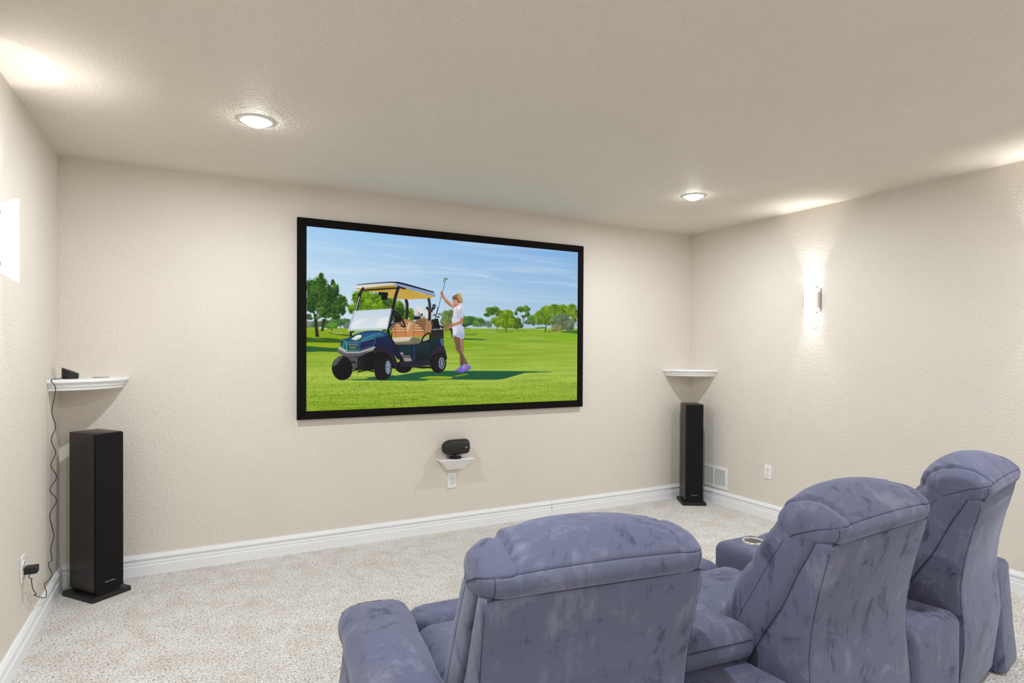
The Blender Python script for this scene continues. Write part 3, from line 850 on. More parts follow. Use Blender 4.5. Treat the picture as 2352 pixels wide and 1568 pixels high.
    p.curve([(355, 975), (400, 965), (470, 985), (472, 1100), (470, 1170), (510, 1260), (560, 1360), (575, 1400), (520, 1410), (480, 1320), (440, 1240), (395, 1180), (380, 1100)], SKD)
    p.curve([(455, 985), (505, 1000), (505, 1100), (512, 1215), (490, 1200), (470, 1130)], (150, 112, 90)); p.curve([(455, 1250), (500, 1300), (510, 1360), (502, 1430), (456, 1430), (456, 1340)], (100, 74, 64))
    p.line([(466, 1000), (470, 1130)], 1.2, (206, 176, 140), .8)
    p.poly([(450, 1420), (500, 1425), (498, 1470), (440, 1465)], (120, 124, 214)); p.poly([(520, 1405), (580, 1400), (590, 1440), (520, 1450)], (128, 130, 216))
    p.curve([(370, 1510), (400, 1480), (440, 1455), (500, 1460), (505, 1500), (440, 1520)], (108, 108, 190)); p.curve([(460, 1520), (520, 1460), (560, 1430), (600, 1420), (624, 1460), (560, 1500), (490, 1534)], (112, 110, 206))
    p.line([(372, 1514), (470, 1516)], 2, (86, 84, 176)); p.line([(470, 1530), (560, 1502), (620, 1464)], 2.4, (96, 88, 200)); p.line([(410, 1485), (440, 1470)], 2.4, (220, 90, 150)); p.line([(500, 1490), (545, 1445)], 2.4, (226, 90, 160))
    p.vgrad([(336, 820), (400, 800), (490, 800), (515, 860), (524, 920), (510, 1005), (440, 985), (392, 962), (345, 978), (338, 900)], (206, 210, 224), (150, 166, 206), True)
    p.curve([(345, 830), (400, 820), (400, 920), (360, 950), (345, 930)], (232, 230, 232), .8); p.line([(392, 965), (440, 985), (505, 1002)], 1.0, (240, 236, 236), .9)
    p.vgrad([(345, 470), (400, 490), (450, 468), (495, 500), (510, 600), (505, 690), (490, 780), (400, 800), (335, 790), (330, 740), (322, 720), (345, 620), (352, 540)], (226, 224, 230), (206, 208, 216), True)
    p.curve([(410, 560), (470, 520), (505, 580), (502, 690), (450, 700), (410, 690)], (186, 192, 212), .9); p.curve([(420, 510), (455, 500), (450, 560), (425, 550)], (240, 240, 242), .9)
    p.line([(330, 670), (410, 668)], .8, (176, 178, 190)); p.line([(408, 560), (412, 690)], .8, (166, 172, 190)); p.ell(368, 598, 7, 10, (220, 190, 140), alpha=.8)
    p.line([(170, 320), (210, 380), (260, 440), (330, 500)], 5.4, (186, 122, 96), 1, True); p.line([(230, 400), (300, 470), (345, 510)], 6.6, SK, 1, True); p.line([(220, 420), (300, 490)], 2.4, (140, 88, 74), .8)
    p.curve([(148, 290), (165, 262), (180, 275), (195, 310), (190, 335), (165, 325)], (176, 112, 96))
    p.line([(480, 700), (470, 740), (400, 775), (340, 790)], 6.4, (188, 130, 96), 1, True); p.line([(490, 700), (492, 735), (460, 765)], 4.6, (170, 112, 84), 1, True)
    p.curve([(262, 815), (285, 785), (335, 778), (345, 800), (310, 830), (290, 848), (268, 838)], (166, 112, 92))
    p.poly([(285, 850), (325, 830), (338, 870), (336, 990), (325, 985), (310, 900)], (48, 48, 40))
    p.curve([(335, 380), (360, 370), (420, 380), (440, 440), (440, 470), (395, 500), (362, 500), (350, 465), (336, 455), (340, 420)], (206, 146, 122)); p.curve([(350, 460), (380, 480), (400, 470), (395, 500), (362, 498)], (150, 96, 84), .8)
    p.curve([(332, 365), (360, 330), (410, 320), (450, 360), (458, 440), (430, 445), (405, 405), (375, 400), (345, 395)], (122, 88, 62)); p.line([(345, 350), (420, 350)], 1.2, (160, 122, 82), .8)
    p.vgrad([(410, 320), (435, 290), (462, 300), (480, 350), (500, 430), (470, 450), (440, 420), (420, 370)], (214, 180, 116), (168, 136, 84), True); p.line([(440, 320), (450, 430)], 1.2, (126, 96, 60), .8); p.ell(412, 316, 7, 14, (110, 78, 54))
    return p


def build_picture(parent):
    p = paint_picture()
    im = np.clip(p.im, 0, 1)
    im = im.reshape(CH // 2, 2, CW // 2, 2, 3).mean(axis=(1, 3))
    h, w = im.shape[:2]
    lin = np.where(im <= 0.04045, im / 12.92, ((im + 0.055) / 1.055) ** 2.4)
    xs = np.linspace(SX0, SX1, w); zs = np.linspace(SZ1, SZ0, h)
    V = np.zeros((h, w, 3), np.float32)
    V[..., 0] = xs[None, :]; V[..., 1] = SY; V[..., 2] = zs[:, None]
    idx = np.arange(h * w).reshape(h, w)
    Q = np.stack([idx[:-1, :-1], idx[1:, :-1], idx[1:, 1:], idx[:-1, 1:]], -1).reshape(-1, 4)
    me = bpy.data.meshes.new('picture')
    me.vertices.add(h * w); me.loops.add(Q.size); me.polygons.add(len(Q))
    me.vertices.foreach_set('co', V.ravel())
    me.polygons.foreach_set('loop_start', np.arange(0, Q.size, 4, dtype=np.int32))
    me.loops.foreach_set('vertex_index', Q.ravel().astype(np.int32))
    me.update(calc_edges=True)
    at = me.color_attributes.new('print', 'FLOAT_COLOR', 'POINT')
    at.data.foreach_set('color', np.concatenate([lin, np.ones((h, w, 1))], -1).astype(np.float32).ravel())
    m = bpy.data.materials.new('projected_picture')
    nt, b, N, L = nodes_of(m)
    a = N.new('ShaderNodeAttribute'); a.attribute_name = 'print'
    L.new(a.outputs['Color'], b.inputs['Emission Color'])
    b.inputs['Emission Strength'].default_value = 0.94
    b.inputs['Base Color'].default_value = (0.01, 0.01, 0.01, 1)
    b.inputs['Roughness'].default_value = 0.9
    b.inputs['Specular IOR Level'].default_value = 0.05
    m.cycles.emission_sampling = 'NONE'      # 600k dim triangles: found by bounced rays, not sampled one by one
    return link('picture', me, m, parent)

# ------------------------------------------------------------------ projection screen
scr = thing('projection_screen', 'wide black framed projection screen showing a golf cart and golfer', 'projection screen', (0, 0, 0))
FX0, FX1, FZ0, FZ1 = 0.614, 2.890, 0.889, 2.228


def frame_bar(a, b, c, d, name='frame_bar'):
    """outer corner a->b, inner corner c<-d, bevelled velvet bar"""
    y0, y1 = YB - 0.002, YB - 0.038
    V = [(*p, y) for y in (y0, y1) for p in (a, b, c, d)]
    V = [(v[0], v[2], v[1]) for v in V]
    o = obj(name, V, [(0, 1, 2, 3), (4, 5, 6, 7), (0, 1, 5, 4), (1, 2, 6, 5), (2, 3, 7, 6), (3, 0, 4, 7)], M['velvet'], scr)
    bm = bmesh.new(); bm.from_mesh(o.data); bmesh.ops.recalc_face_normals(bm, faces=bm.faces)
    bmesh.ops.bevel(bm, geom=[e for e in bm.edges if all(v.co.y < YB - 0.03 for v in e.verts)], offset=0.004, segments=2, affect='EDGES')
    bm.to_mesh(o.data); bm.free()


frame_bar((FX0, FZ1), (FX1, FZ1), (SX1, SZ1), (SX0, SZ1))
frame_bar((FX0, FZ0), (FX1, FZ0), (SX1, SZ0), (SX0, SZ0))
frame_bar((FX0, FZ0), (FX0, FZ1), (SX0, SZ1), (SX0, SZ0))
frame_bar((FX1, FZ0), (FX1, FZ1), (SX1, SZ1), (SX1, SZ0))
build_picture(scr)

# ------------------------------------------------------------------ recessed ceiling lights
CANS = [(0.269, 3.10), (3.088, 3.13), (0.269, 0.75), (3.088, 0.75), (0.269, -1.5), (3.088, -1.5)]
for i, (x, y) in enumerate(CANS):
    lab = ('round white recessed ceiling light above the tower speaker with the cord behind it', 'round white recessed ceiling light on the air vent side of the room')[i] if i < 2 else ('round white recessed ceiling light above the recliner with a left armrest', 'round white recessed ceiling light above the recliner with a right armrest', 'round white recessed ceiling light at the far end from the screen, outlet wall side', 'round white recessed ceiling light at the far end from the screen, vent wall side')[i - 2]
    t = thing('recessed_light', lab, 'ceiling light', (x, y, H), 0, 'recessed ceiling lights')
    lathe('trim_ring', [(0.053, -0.0005), (0.054, -0.006), (0.064, -0.0075), (0.078, -0.005), (0.083, -0.0005)], M['white'], t, 40)
    lathe('lens', [(0.0525, -0.0015), (0.0515, -0.010), (0.044, -0.020), (0.028, -0.0265), (0.002, -0.029)], M['lens'], t, 32)
    ld = bpy.data.lights.new('can_lamp', 'AREA')
    ld.shape = 'DISK'; ld.size = 0.04; ld.energy = CAN_W; ld.color = LIGHT_COL
    lo = bpy.data.objects.new('can_lamp', ld); COL.objects.link(lo); lo.parent = t; lo.location = (0, 0, -0.031)

# ------------------------------------------------------------------ wall sconces
def sconce(loc, rz, label):
    """local x = along the wall, local y = out of the wall"""
    t = thing('wall_sconce', label, 'wall sconce', loc, rz, 'opal glass wall sconces')
    n = 20; y0 = 0.018; dep = 0.060; hw = 0.047
    out, inn = [], []
    for k in range(n + 1):
        a = PI * k / n
        x = -hw * math.cos(a); yy = dep * math.sin(a) ** 0.85 if 0 < k < n else 0.0
        zt = 0.118 + 0.042 * (yy / dep)
        out.append((x, y0 + yy, zt)); inn.append((x * 0.93, y0 + yy * 0.945, zt))
    V, Fc = [], []
    m = n + 1
    for L in (out, inn):
        for x, y, z in L:
            V.append((x, y, -z))
        for x, y, z in L:
            V.append((x, y, z))
    for k in range(n):
        Fc.append((k, k + 1, m + k + 1, m + k))
        Fc.append((2 * m + k + 1, 2 * m + k, 3 * m + k, 3 * m + k + 1))
        Fc.append((m + k, m + k + 1, 3 * m + k + 1, 3 * m + k))
        Fc.append((k + 1, k, 2 * m + k, 2 * m + k + 1))
    Fc += [(0, m, 3 * m, 2 * m), (m - 1, 3 * m - 1, 4 * m - 1, 2 * m - 1)]
    bm = bmesh.new(); vs = [bm.verts.new(v) for v in V]
    for f in Fc:
        bm.faces.new([vs[i] for i in f])
    auto_smooth(from_bm('shade', bm, M['opal'], t), 50)
    # back plate: low metal box tapering to prongs that hold the glass
    prof = [(-0.085, 0.008), (-0.060, 0.012), (-0.050, 0.030), (0.050, 0.030), (0.060, 0.012), (0.085, 0.008), (0.085, 0.0005), (-0.085, 0.0005)]
    loops = [[(x, y, z) for z, y in prof] for x in (-0.064, 0.064)]
    loft('back_plate', loops, M['nickel'], t, False)
    for sx in (-1, 1):
        for sz in (-1, 1):
            box('clip', sx * 0.0475 - 0.004, sx * 0.0475 + 0.004, 0.018, 0.034, sz * 0.095 - 0.007, sz * 0.095 + 0.007, M['nickel'], t, 0.001)
    # lamp: a short tube bulb with opaque end caps
    lathe('lamp_holder', [(0.006, -0.012), (0.006, 0.012)], M['white'], t, 12, 'y', (0, 0.012, 0), None)
    for s in (-1, 1):
        lathe('bulb_cap', [(0.0042, -0.002), (0.0042, 0.002)], M['nickel'], t, 12, 'z', (0, 0.038, s * 0.054), None)
        ld = bpy.data.lights.new('sconce_lamp', 'SPOT')
        ld.energy = SCONCE_W * (1.0 if s > 0 else 0.5); ld.color = (1, 0.985, 0.96); ld.shadow_soft_size = 0.007
        ld.spot_size = math.radians(80); ld.spot_blend = 0.75
        lo = bpy.data.objects.new('sconce_lamp', ld); COL.objects.link(lo); lo.parent = t; lo.location = (0, 0.036, s * 0.024)
        lo.rotation_euler = (PI - math.radians(13), 0, 0) if s > 0 else (math.radians(13), 0, 0)
        gd = bpy.data.lights.new('sconce_glow', 'AREA')
        gd.shape = 'RECTANGLE'; gd.size = 0.055; gd.size_y = 0.036; gd.energy = GLOW_W * (1.0 if s > 0 else 0.5); gd.color = (1, 0.985, 0.96)
        go = bpy.data.objects.new('sconce_glow', gd); COL.objects.link(go); go.parent = t; go.location = (0, 0.045, s * 0.108)
        go.rotation_euler = (PI - math.radians(26), 0, 0) if s > 0 else (math.radians(26), 0, 0)
        gd.spread = math.radians(96)
    return t


ZS = 1.745
ZL = 1.768
sconce((XR, 2.945, ZS), PI / 2, 'glowing white glass wall sconce above the power outlet near the air vent')
sconce((XR, 1.52, ZS), PI / 2, 'glowing white glass wall sconce beside the recliner with a right armrest')
sconce((XL, 2.93, ZL), -PI / 2, 'glowing white glass wall sconce above the outlet with the black adapter')
sconce((XL, 1.52, ZL), -PI / 2, 'glowing white glass wall sconce on the wall facing the air vent wall')

# ------------------------------------------------------------------ corner shelves
def corner_shelf(cx, cy, qx, label):
    """quarter-round shelf in a corner; qx = +1 left corner, -1 right corner"""
    t = thing('corner_shelf', label, 'shelf', (cx, cy, 0), 0, 'quarter round corner shelves')
    prof = [(0.300, 1.131), (0.309, 1.133), (0.312, 1.140), (0.307, 1.146), (0.307, 1.149), (0.318, 1.151), (0.321, 1.158), (0.316, 1.164), (0.316, 1.167), (0.328, 1.169),
            (0.335, 1.176), (0.335, 1.186), (0.331, 1.190)]
    loops = []
    for r, z in prof:
        L = [(qx * r * math.cos(a), -r * math.sin(a), z) for a in np.linspace(0, PI / 2, 28)]
        L += [(qx * 0.0005, -0.0005, z)]
        L = [(max(abs(x), 0.0005) * qx, min(y, -0.0005), z) for x, y, z in L]
        loops.append(L)
    loft('moulded_edge', loops, M['shelf'], t, True, True, None, 35)
    return t


corner_shelf(XL, YB, 1, 'white quarter round corner shelf holding a black wedge device')
corner_shelf(XR, YB, -1, 'empty white quarter round corner shelf above the air vent')

# ------------------------------------------------------------------ tower speakers
def text_mesh(name, body, size, mat, parent, loc, rot):
    cu = bpy.data.curves.new(name, 'FONT')
    cu.body = body; cu.size = size; cu.align_x = 'CENTER'; cu.align_y = 'CENTER'; cu.extrude = 0.0002
    tmp = bpy.data.objects.new(name + '_tmp', cu); COL.objects.link(tmp)
    dg = bpy.context.evaluated_depsgraph_get()
    me = bpy.data.meshes.new_from_object(tmp.evaluated_get(dg))
    bpy.data.objects.remove(tmp)
    o = link(name, me, mat, parent)
    o.location = loc; o.rotation_euler = rot
    return o


def tower(cx, cy, yaw, label, pw, pd, w, d, h):
    t = thing('tower_speaker', label, 'speaker', (cx, cy, 0), yaw, 'black floor standing tower speakers')   # faces local -y
    box('plinth', -pw / 2, pw / 2, -pd / 2, pd / 2, 0.0, 0.026, M['plinth'], t, 0.003)
    box('riser', -w / 2 + 0.012, w / 2 - 0.012, -d / 2 + 0.012, d / 2 - 0.012, 0.026, 0.040, M['black'], t)
    box('cabinet', -w / 2, w / 2, -d / 2 + 0.016, d / 2, 0.040, h, M['black_wood'], t, 0.002)
    g = box('grille', -w / 2 + 0.002, w / 2 - 0.002, -d / 2, -d / 2 + 0.0145, 0.043, h - 0.003, M['grille'], t, 0.005, 3)
    text_mesh('logo', 'Bowers & Wilkins', 0.0072, M['logo'], g, (0.0, -d / 2 - 0.0006, 0.088), (PI / 2, 0, 0))
    return t


tower(-0.466, 4.018, math.radians(38.0), 'black tower speaker in the corner beside the dangling cord', 0.21, 0.262, 0.152, 0.228, 0.897)
tower(3.958, 4.008, math.radians(-30.5), 'black tower speaker in the corner beside the air vent', 0.205, 0.25, 0.152, 0.218, 0.888)

# ------------------------------------------------------------------ outlets
def outlet(loc, rz, label):
    """local y = out of the wall"""
    t = thing('power_outlet', label, 'power outlet', loc, rz, 'white duplex wall outlets')
    bm = bmesh.new(); bm_box(bm, -0.035, 0.035, 0.0005, 0.006, -0.057, 0.057, 0.003, 3)
    auto_smooth(from_bm('cover_plate', bm, M['white'], t), 50)
    for s in (-1, 1):
        loops = []
        for y, k in ((0.006, 1.0), (0.0085, 1.0), (0.009, 0.95)):
            L = []
            for i in range(28):
                a = 2 * PI * i / 28
                x = 0.0170 * math.cos(a) * k; z = max(-0.0135, min(0.0135, 0.0172 * math.sin(a))) * k
                L.append((x, y, z + s * 0.0195))
            loops.append(L)
        r = loft('receptacle', loops, M['white'], t, False)
        for x0, hh in ((-0.0065, 0.0085), (0.0065, 0.0068)):
            box('slot', x0 - 0.0012, x0 + 0.0012, 0.0089, 0.0094, s * 0.0195 + 0.005 - hh / 2, s * 0.0195 + 0.005 + hh / 2, M['slot'], r)
        lathe('ground_hole', [(0.0025, 0.0089), (0.0025, 0.0094)], M['slot'], r, 12, 'y', (0, 0, s * 0.0195 - 0.0075), None)
    lathe('screw', [(0.003, 0.006), (0.0026, 0.0072)], M['white'], t, 12, 'y', (0, 0, 0), None)
    return t


outlet((1.726, YB, 0.376), PI, 'white duplex wall outlet below the small centre speaker ledge')
outlet((XR, 3.331, 0.382), PI / 2, 'white duplex wall outlet between the air vent and the recliners')
outlet((XL, 3.350, 0.386), -PI / 2, 'white duplex wall outlet with a black adapter plugged in')

# ------------------------------------------------------------------ air vent
vt = thing('air_vent', 'white metal air return vent low on the wall behind the tower speaker', 'air vent', (XR, 3.905, 0.239), PI / 2)
VW, VH = 0.155, 0.096
for nm, a in (('frame_rail', (-VW, VW, -VH, -VH + 0.026)), ('frame_rail', (-VW, VW, VH - 0.026, VH)), ('frame_stile', (-VW, -VW + 0.024, -VH + 0.026, VH - 0.026)), ('frame_stile', (VW - 0.024, VW, -VH + 0.026, VH - 0.026)),
              ('divider', (-0.004, 0.004, -VH + 0.026, VH - 0.026))):
    box(nm, a[0], a[1], 0.0005, 0.007, a[2], a[3], M['white'], vt, 0.0015)
box('cavity', -VW + 0.022, VW - 0.022, 0.0004, 0.0012, -VH + 0.024, VH - 0.024, M['vent_dark'], vt)
for x0, x1 in ((-VW + 0.024, -0.004), (0.004, VW - 0.024)):
    bm = bmesh.new()
    for k in range(17):
        z = -VH + 0.030 + k * (2 * VH - 0.060) / 16
        vs = [bm.verts.new(c) for c in ((x0, 0.0030, z + 0.0022), (x1, 0.0030, z + 0.0022), (x1, 0.0056, z - 0.0018), (x0, 0.0056, z - 0.0018), (x0, 0.0036, z + 0.0027), (x1, 0.0036, z + 0.0027), (x1, 0.0062, z - 0.0013), (x0, 0.0062, z - 0.0013))]
        for f in ((0, 1, 2, 3), (4, 5, 6, 7), (0, 1, 5, 4), (2, 3, 7, 6)):
            bm.faces.new([vs[i] for i in f])
    from_bm('louvers', bm, M['white'], vt, False, 'stuff')

# ------------------------------------------------------------------ centre speaker on its ledge
LX = 1.730
ledge = thing('speaker_ledge', 'small white crown moulding ledge under the projection screen', 'ledge', (LX, YB, 0))
prof = [(0.058, 0.060, 0.470), (0.062, 0.062, 0.474), (0.070, 0.066, 0.478), (0.072, 0.068, 0.486), (0.080, 0.072, 0.492), (0.082, 0.074, 0.500), (0.096, 0.084, 0.514), (0.110, 0.094, 0.530),
        (0.122, 0.102, 0.538), (0.132, 0.108, 0.541), (0.134, 0.110, 0.5485), (0.131, 0.107, 0.551)]
loft('moulding', [[(-hw, -0.0005, z), (-hw, -dp, z), (hw, -dp, z), (hw, -0.0005, z)] for hw, dp, z in prof], M['shelf'], ledge, False)
box('groove', 0.085, 0.090, -0.095, -0.02, 0.5510, 0.5514, M['card'], ledge)

cs = thing('centre_speaker', 'small black pod speaker lying on the white ledge', 'speaker', (LX, YB - 0.058, 0.551), math.radians(4))
lathe('foot', [(0.001, 0.0), (0.046, 0.0), (0.0475, 0.003), (0.0475, 0.009), (0.044, 0.012), (0.001, 0.0125)], M['black'], cs, 32)
lathe('stem', [(0.014, 0.012), (0.011, 0.020), (0.013, 0.032)], M['black'], cs, 16)
loops = []
for u in np.linspace(0, 1, 30):
    if u < 0.5:                                     # domed end
        a = u / 0.5 * PI / 2
        x = -0.108 + 0.070 * (1 - math.cos(a)); k = math.sin(a)
    else:
        v_ = (u - 0.5) / 0.5
        x = -0.038 + v_ * 0.140; k = 1 - 0.04 * v_ ** 2
        if v_ > 0.9:
            k *= 1 - 0.12 * ((v_ - 0.9) / 0.1) ** 2
    k = max(k, 0.02)
    L = []
    for i in range(32):
        a = 2 * PI * i / 32
        c_, s_ = math.cos(a), math.sin(a)
        yy = 0.047 * np.sign(c_) * abs(c_) ** 0.75; zz = 0.0565 * np.sign(s_) * abs(s_) ** 0.8
        L.append((x, yy * k, 0.084 + zz * k + 0.012 * x))
    loops.append(L)
loft('body', loops, M['matte_black'], cs, True, True, None, 60)
lathe('badge_ring', [(0.007, -0.001), (0.007, 0.001), (0.004, 0.0015)], M['black'], cs, 16, 'y', (-0.012, -0.0475, 0.088), None)
text_mesh('logo', 'B&W', 0.0105, M['logo'], cs, (0.070, -0.0478, 0.084), (PI / 2, 0, 0))

# ------------------------------------------------------------------ device on the corner shelf, card, adapter, cord
ZT = 1.190
dv = thing('wedge_device', 'small black round device with a slanted top on the corner shelf', 'device', (XL + 0.075, YB - 0.165, ZT), math.radians(0))
n = 32
for nm, zz, mat_ in (('base_ring', (0.0, 0.008), M['matte_black']), ('body', None, M['black'])):
    if zz:
        lathe(nm, [(0.036, zz[0]), (0.037, zz[0] + 0.002), (0.037, zz[1])], mat_, dv, n)
    else:
        loops = []
        for k in range(6):
            f = k / 5
            loops.append([(0.039 * math.cos(2 * PI * i / n), 0.039 * math.sin(2 * PI * i / n), 0.008 + f * (0.036 - 0.017 * math.cos(2 * PI * i / n))) for i in range(n)])
        loft(nm, loops, mat_, dv, True, True, None, 40)
cd = lathe('flat_disc', [(0.038, 0.0), (0.040, 0.001), (0.040, 0.003), (0.038, 0.004)], M['card'], None, 32, 'z', (0, 0, 0), 40)
cd.location = (XL + 0.205, YB - 0.085, ZT + 0.0002)
tag(cd, 'thin grey disc lying flat on the corner shelf', 'disc')

ap = thing('power_adapter', 'black power adapter plugged into the wall outlet', 'adapter', (XL + 0.0096, 3.350, 0.386 - 0.012), -PI / 2)
box('housing', -0.022, 0.022, 0.0, 0.048, -0.014, 0.018, M['black'], ap, 0.005, 3)
box('label_panel', -0.014, 0.014, 0.010, 0.040, 0.0178, 0.0184, M['matte_black'], ap)

zoom = [(242, 150), (261, 185), (253, 240), (243, 300), (261, 365), (240, 430), (262, 490), (238, 548), (266, 603), (233, 662), (266, 712), (234, 775), (242, 830), (253, 880), (238, 940), (244, 990), (228, 1005),
        (232, 1030), (245, 1060), (225, 1090), (208, 1107), (217, 1140), (216, 1165), (205, 1170), (168, 1160), (159, 1155), (171, 1152), (155, 1130), (147, 1087), (151, 1082), (135, 1072), (126, 1062)]
YE = YB - 0.343
pts = []
for k, (zx, zy) in enumerate(zoom):
    q = (zx / 2.0425, 800 + zy / 2.0425)
    hang = on_y(*q, YE)                       # hanging free below the front edge of the shelf
    hang.x = max(hang.x, XL + 0.004)
    off = 0.026 if 20 <= k <= 25 else 0.008
    if k > 25:
        off = 0.014 + 0.018 * (k - 25) / 6
    wall = on_x(*q, XL + off)                 # then drooping along the wall to the adapter
    w = float(np.clip((k - 15) / 5, 0, 1))
    pts.append(hang.lerp(wall, w))
e0 = pts[0]
start = [Vector((XL + 0.048, YB - 0.170, ZT + 0.012)), Vector((XL + 0.040, YB - 0.24, ZT + 0.005)), Vector((e0.x - 0.004, YE + 0.03, ZT + 0.004)), Vector((e0.x, YE + 0.004, ZT + 0.004)), Vector((e0.x, YE, ZT - 0.006))]
pts = [v for v in pts if v.z < ZT - 0.012]
pts[-1] = Vector((XL + 0.030, 3.350, 0.386 - 0.027))
cord = tube('black_charging_cable', catmull([tuple(v) for v in start + pts], 4), 0.0019, M['black'], None, 6)
tag(cord, 'thin black kinked cord hanging down the wall to the adapter', 'cable')

# ------------------------------------------------------------------ home theatre recliners
HW = 0.28
PS = np.array([(0.000, .835), (-.016, .860), (-.014, .886), (.010, .908), (.048, .925), (.092, .928), (.135, .915), (.168, .888), (.178, .860), (.152, .832), (.120, .812), (.085, .806), (.045, .818)])
PC = np.array([(0.000, .835), (-.020, .862), (-.014, .894), (.014, .928), (.056, .955), (.106, .966), (.160, .954), (.212, .914), (.244, .858), (.246, .800), (.190, .765), (.110, .780), (.050, .815)])


def sstep(a, b, x):
    t = np.clip((x - a) / (b - a), 0, 1)
    return t * t * (3 - 2 * t)


def head_profile(seed):
    cs_, cc_ = catmull(PS, 10, True), catmull(PC, 10, True)
    n = len(cs_)
    rg = np.random.default_rng(seed)
    ph = rg.random(6) * 6.28

    def at(r):
        a = abs(r)
        w = 0.62 * (a / 0.205) ** 2.3 if a < 0.205 else 0.62 + 0.38 * float(sstep(0.205, 0.222, a))
        P = cc_ * (1 - w) + cs_ * w
        cen = np.array((0.085, 0.862))
        if a > 0.225:
            q = min(1.0, (a - 0.225) / 0.060)
            s = 0.50 + 0.50 * (1 - q ** 2.1) ** (1 / 2.1)
            P = cen + (P - cen) * np.array((s, s))
        # puff along the top, gather wrinkles on the pillow side of the seam, groove on the seam
        V = P - cen
        L = np.linalg.norm(V, axis=1, keepdims=True); N_ = V / L
        v = np.arange(n) / n
        top = np.clip(np.sin((v - 0.12) / 0.58 * PI), 0, 1) ** 0.6 * ((v > 0.12) & (v < 0.70))
        sg = 1 if r > 0 else -1
        e = max(0.0, 0.205 - a)
        wr = np.sin(v * 88 + ph[0] * sg + 2.2 * np.sin(v * 17 + ph[1]) - e * 55) * math.exp(-e / 0.034) * (a < 0.21)
        wr2 = np.sin(v * 34 + ph[2] * sg) * (a >= 0.21) * math.exp(-(a - 0.205) / 0.03) * 0.5
        gr = math.exp(-((a - 0.207) / 0.0065) ** 2)
        bol = 0.007 * math.exp(-((a - 0.238) / 0.018) ** 2)
        und = 0.003 * np.sin(9 * r + 14 * v + ph[3])
        D = (0.0040 * (wr + wr2) - 0.013 * gr + bol + und) * top
        # seam groove along the back at control point 2
        back = np.exp(-((v - 2 / 13.0) / 0.007) ** 2)
        D = D - 0.004 * back
        return P + N_ * D[:, None]
    return at


def back_edge(z):      # boxing back edge of the cushion = front of the shell
    return float(np.interp(z, [0.05, .30, .42, .53, .62, .74, .80, .85], [0.31, .305, .262, .205, .152, .100, .067, .045]))


def front_edge(z):
    return float(np.interp(z, [.40, .48, .58, .68, .745, .81, .855, .872], [0.415, .402, .368, .312, .270, .232, .192, .150]))


def rear_edge(z):
    return float(np.interp(z, [0.03, .10, .30, .42, .50, .60, .70, .80, .84], [0.074, .068, .046, .056, .062, .052, .032, .006, .001]))


def rrect(x0, x1, y0, y1, rad, n=5):
    L = []
    for cx, cy, a0 in ((x1 - rad, y1 - rad, 0), (x0 + rad, y1 - rad, PI / 2), (x0 + rad, y0 + rad, PI), (x1 - rad, y0 + rad, 1.5 * PI)):
        for k in range(n + 1):
            a = a0 + PI / 2 * k / n
            L.append((cx + rad * math.cos(a), cy + rad * math.sin(a)))
    return L


def cushion(name, quad4, z0, z1, rad, puff, mat, parent, n=14, wob=0.0, seed=0, slope=0.0, puff_side=0.0):
    """soft rounded block over a four-cornered footprint (rear-left, rear-right, front-right, front-left)"""
    q = [np.array(p, float) for p in quad4]
    hx = (np.linalg.norm(q[1] - q[0]) + np.linalg.norm(q[2] - q[3])) / 4
    hy = (np.linalg.norm(q[3] - q[0]) + np.linalg.norm(q[2] - q[1])) / 4
    hz = (z1 - z0) / 2
    bm = bmesh.new()
    bmesh.ops.create_cube(bm, size=2.0)
    bmesh.ops.subdivide_edges(bm, edges=bm.edges[:], cuts=n, use_grid_fill=True)
    h = np.array((hx, hy, hz)); rad = min(rad, hx * .98, hy * .98, hz * .98)
    rg = np.random.default_rng(seed); ph = rg.random(8) * 6.28
    for v in bm.verts:
        c = np.array(v.co)
        # denser near the corners
        c = np.sign(c) * np.abs(c) ** 0.75
        p = c * h
        inner = np.clip(p, -(h - rad), h - rad)
        d = p - inner
        L = np.linalg.norm(d)
        if L > 1e-9:
            p = inner + d / L * rad
        x, y, z = p[0] / hx, p[1] / hy, p[2]
        up = max(0.0, z / hz)
        z = z + puff * up * (1 - x * x) * (1 - y * y * 0.8) + slope * y * up
        if wob:
            edge = max(abs(x), abs(y)) ** 3
            z += wob * up * (math.sin(7 * x + ph[0]) * math.sin(6 * y + ph[1]) * .5 + math.sin(40 * y + 9 * x + ph[2]) * 0.55 * edge * (x > .2))
            x += wob * 1.5 * math.sin(11 * y + ph[3]) * abs(x) / hx * .3
        x *= 1 + puff_side * (1 - y * y) * (1 - (p[2] / hz) ** 2)
        s, t = (x + 1) / 2, (y + 1) / 2
        xy = q[0] * (1 - s) * (1 - t) + q[1] * s * (1 - t) + q[2] * s * t + q[3] * (1 - s) * t
        v.co = (xy[0], xy[1], z + (z0 + z1) / 2)
    return from_bm(name, bm, mat, parent, True)


def rect4(x0, x1, y0, y1):
    return [(x0, y0), (x1, y0), (x1, y1), (x0, y1)]


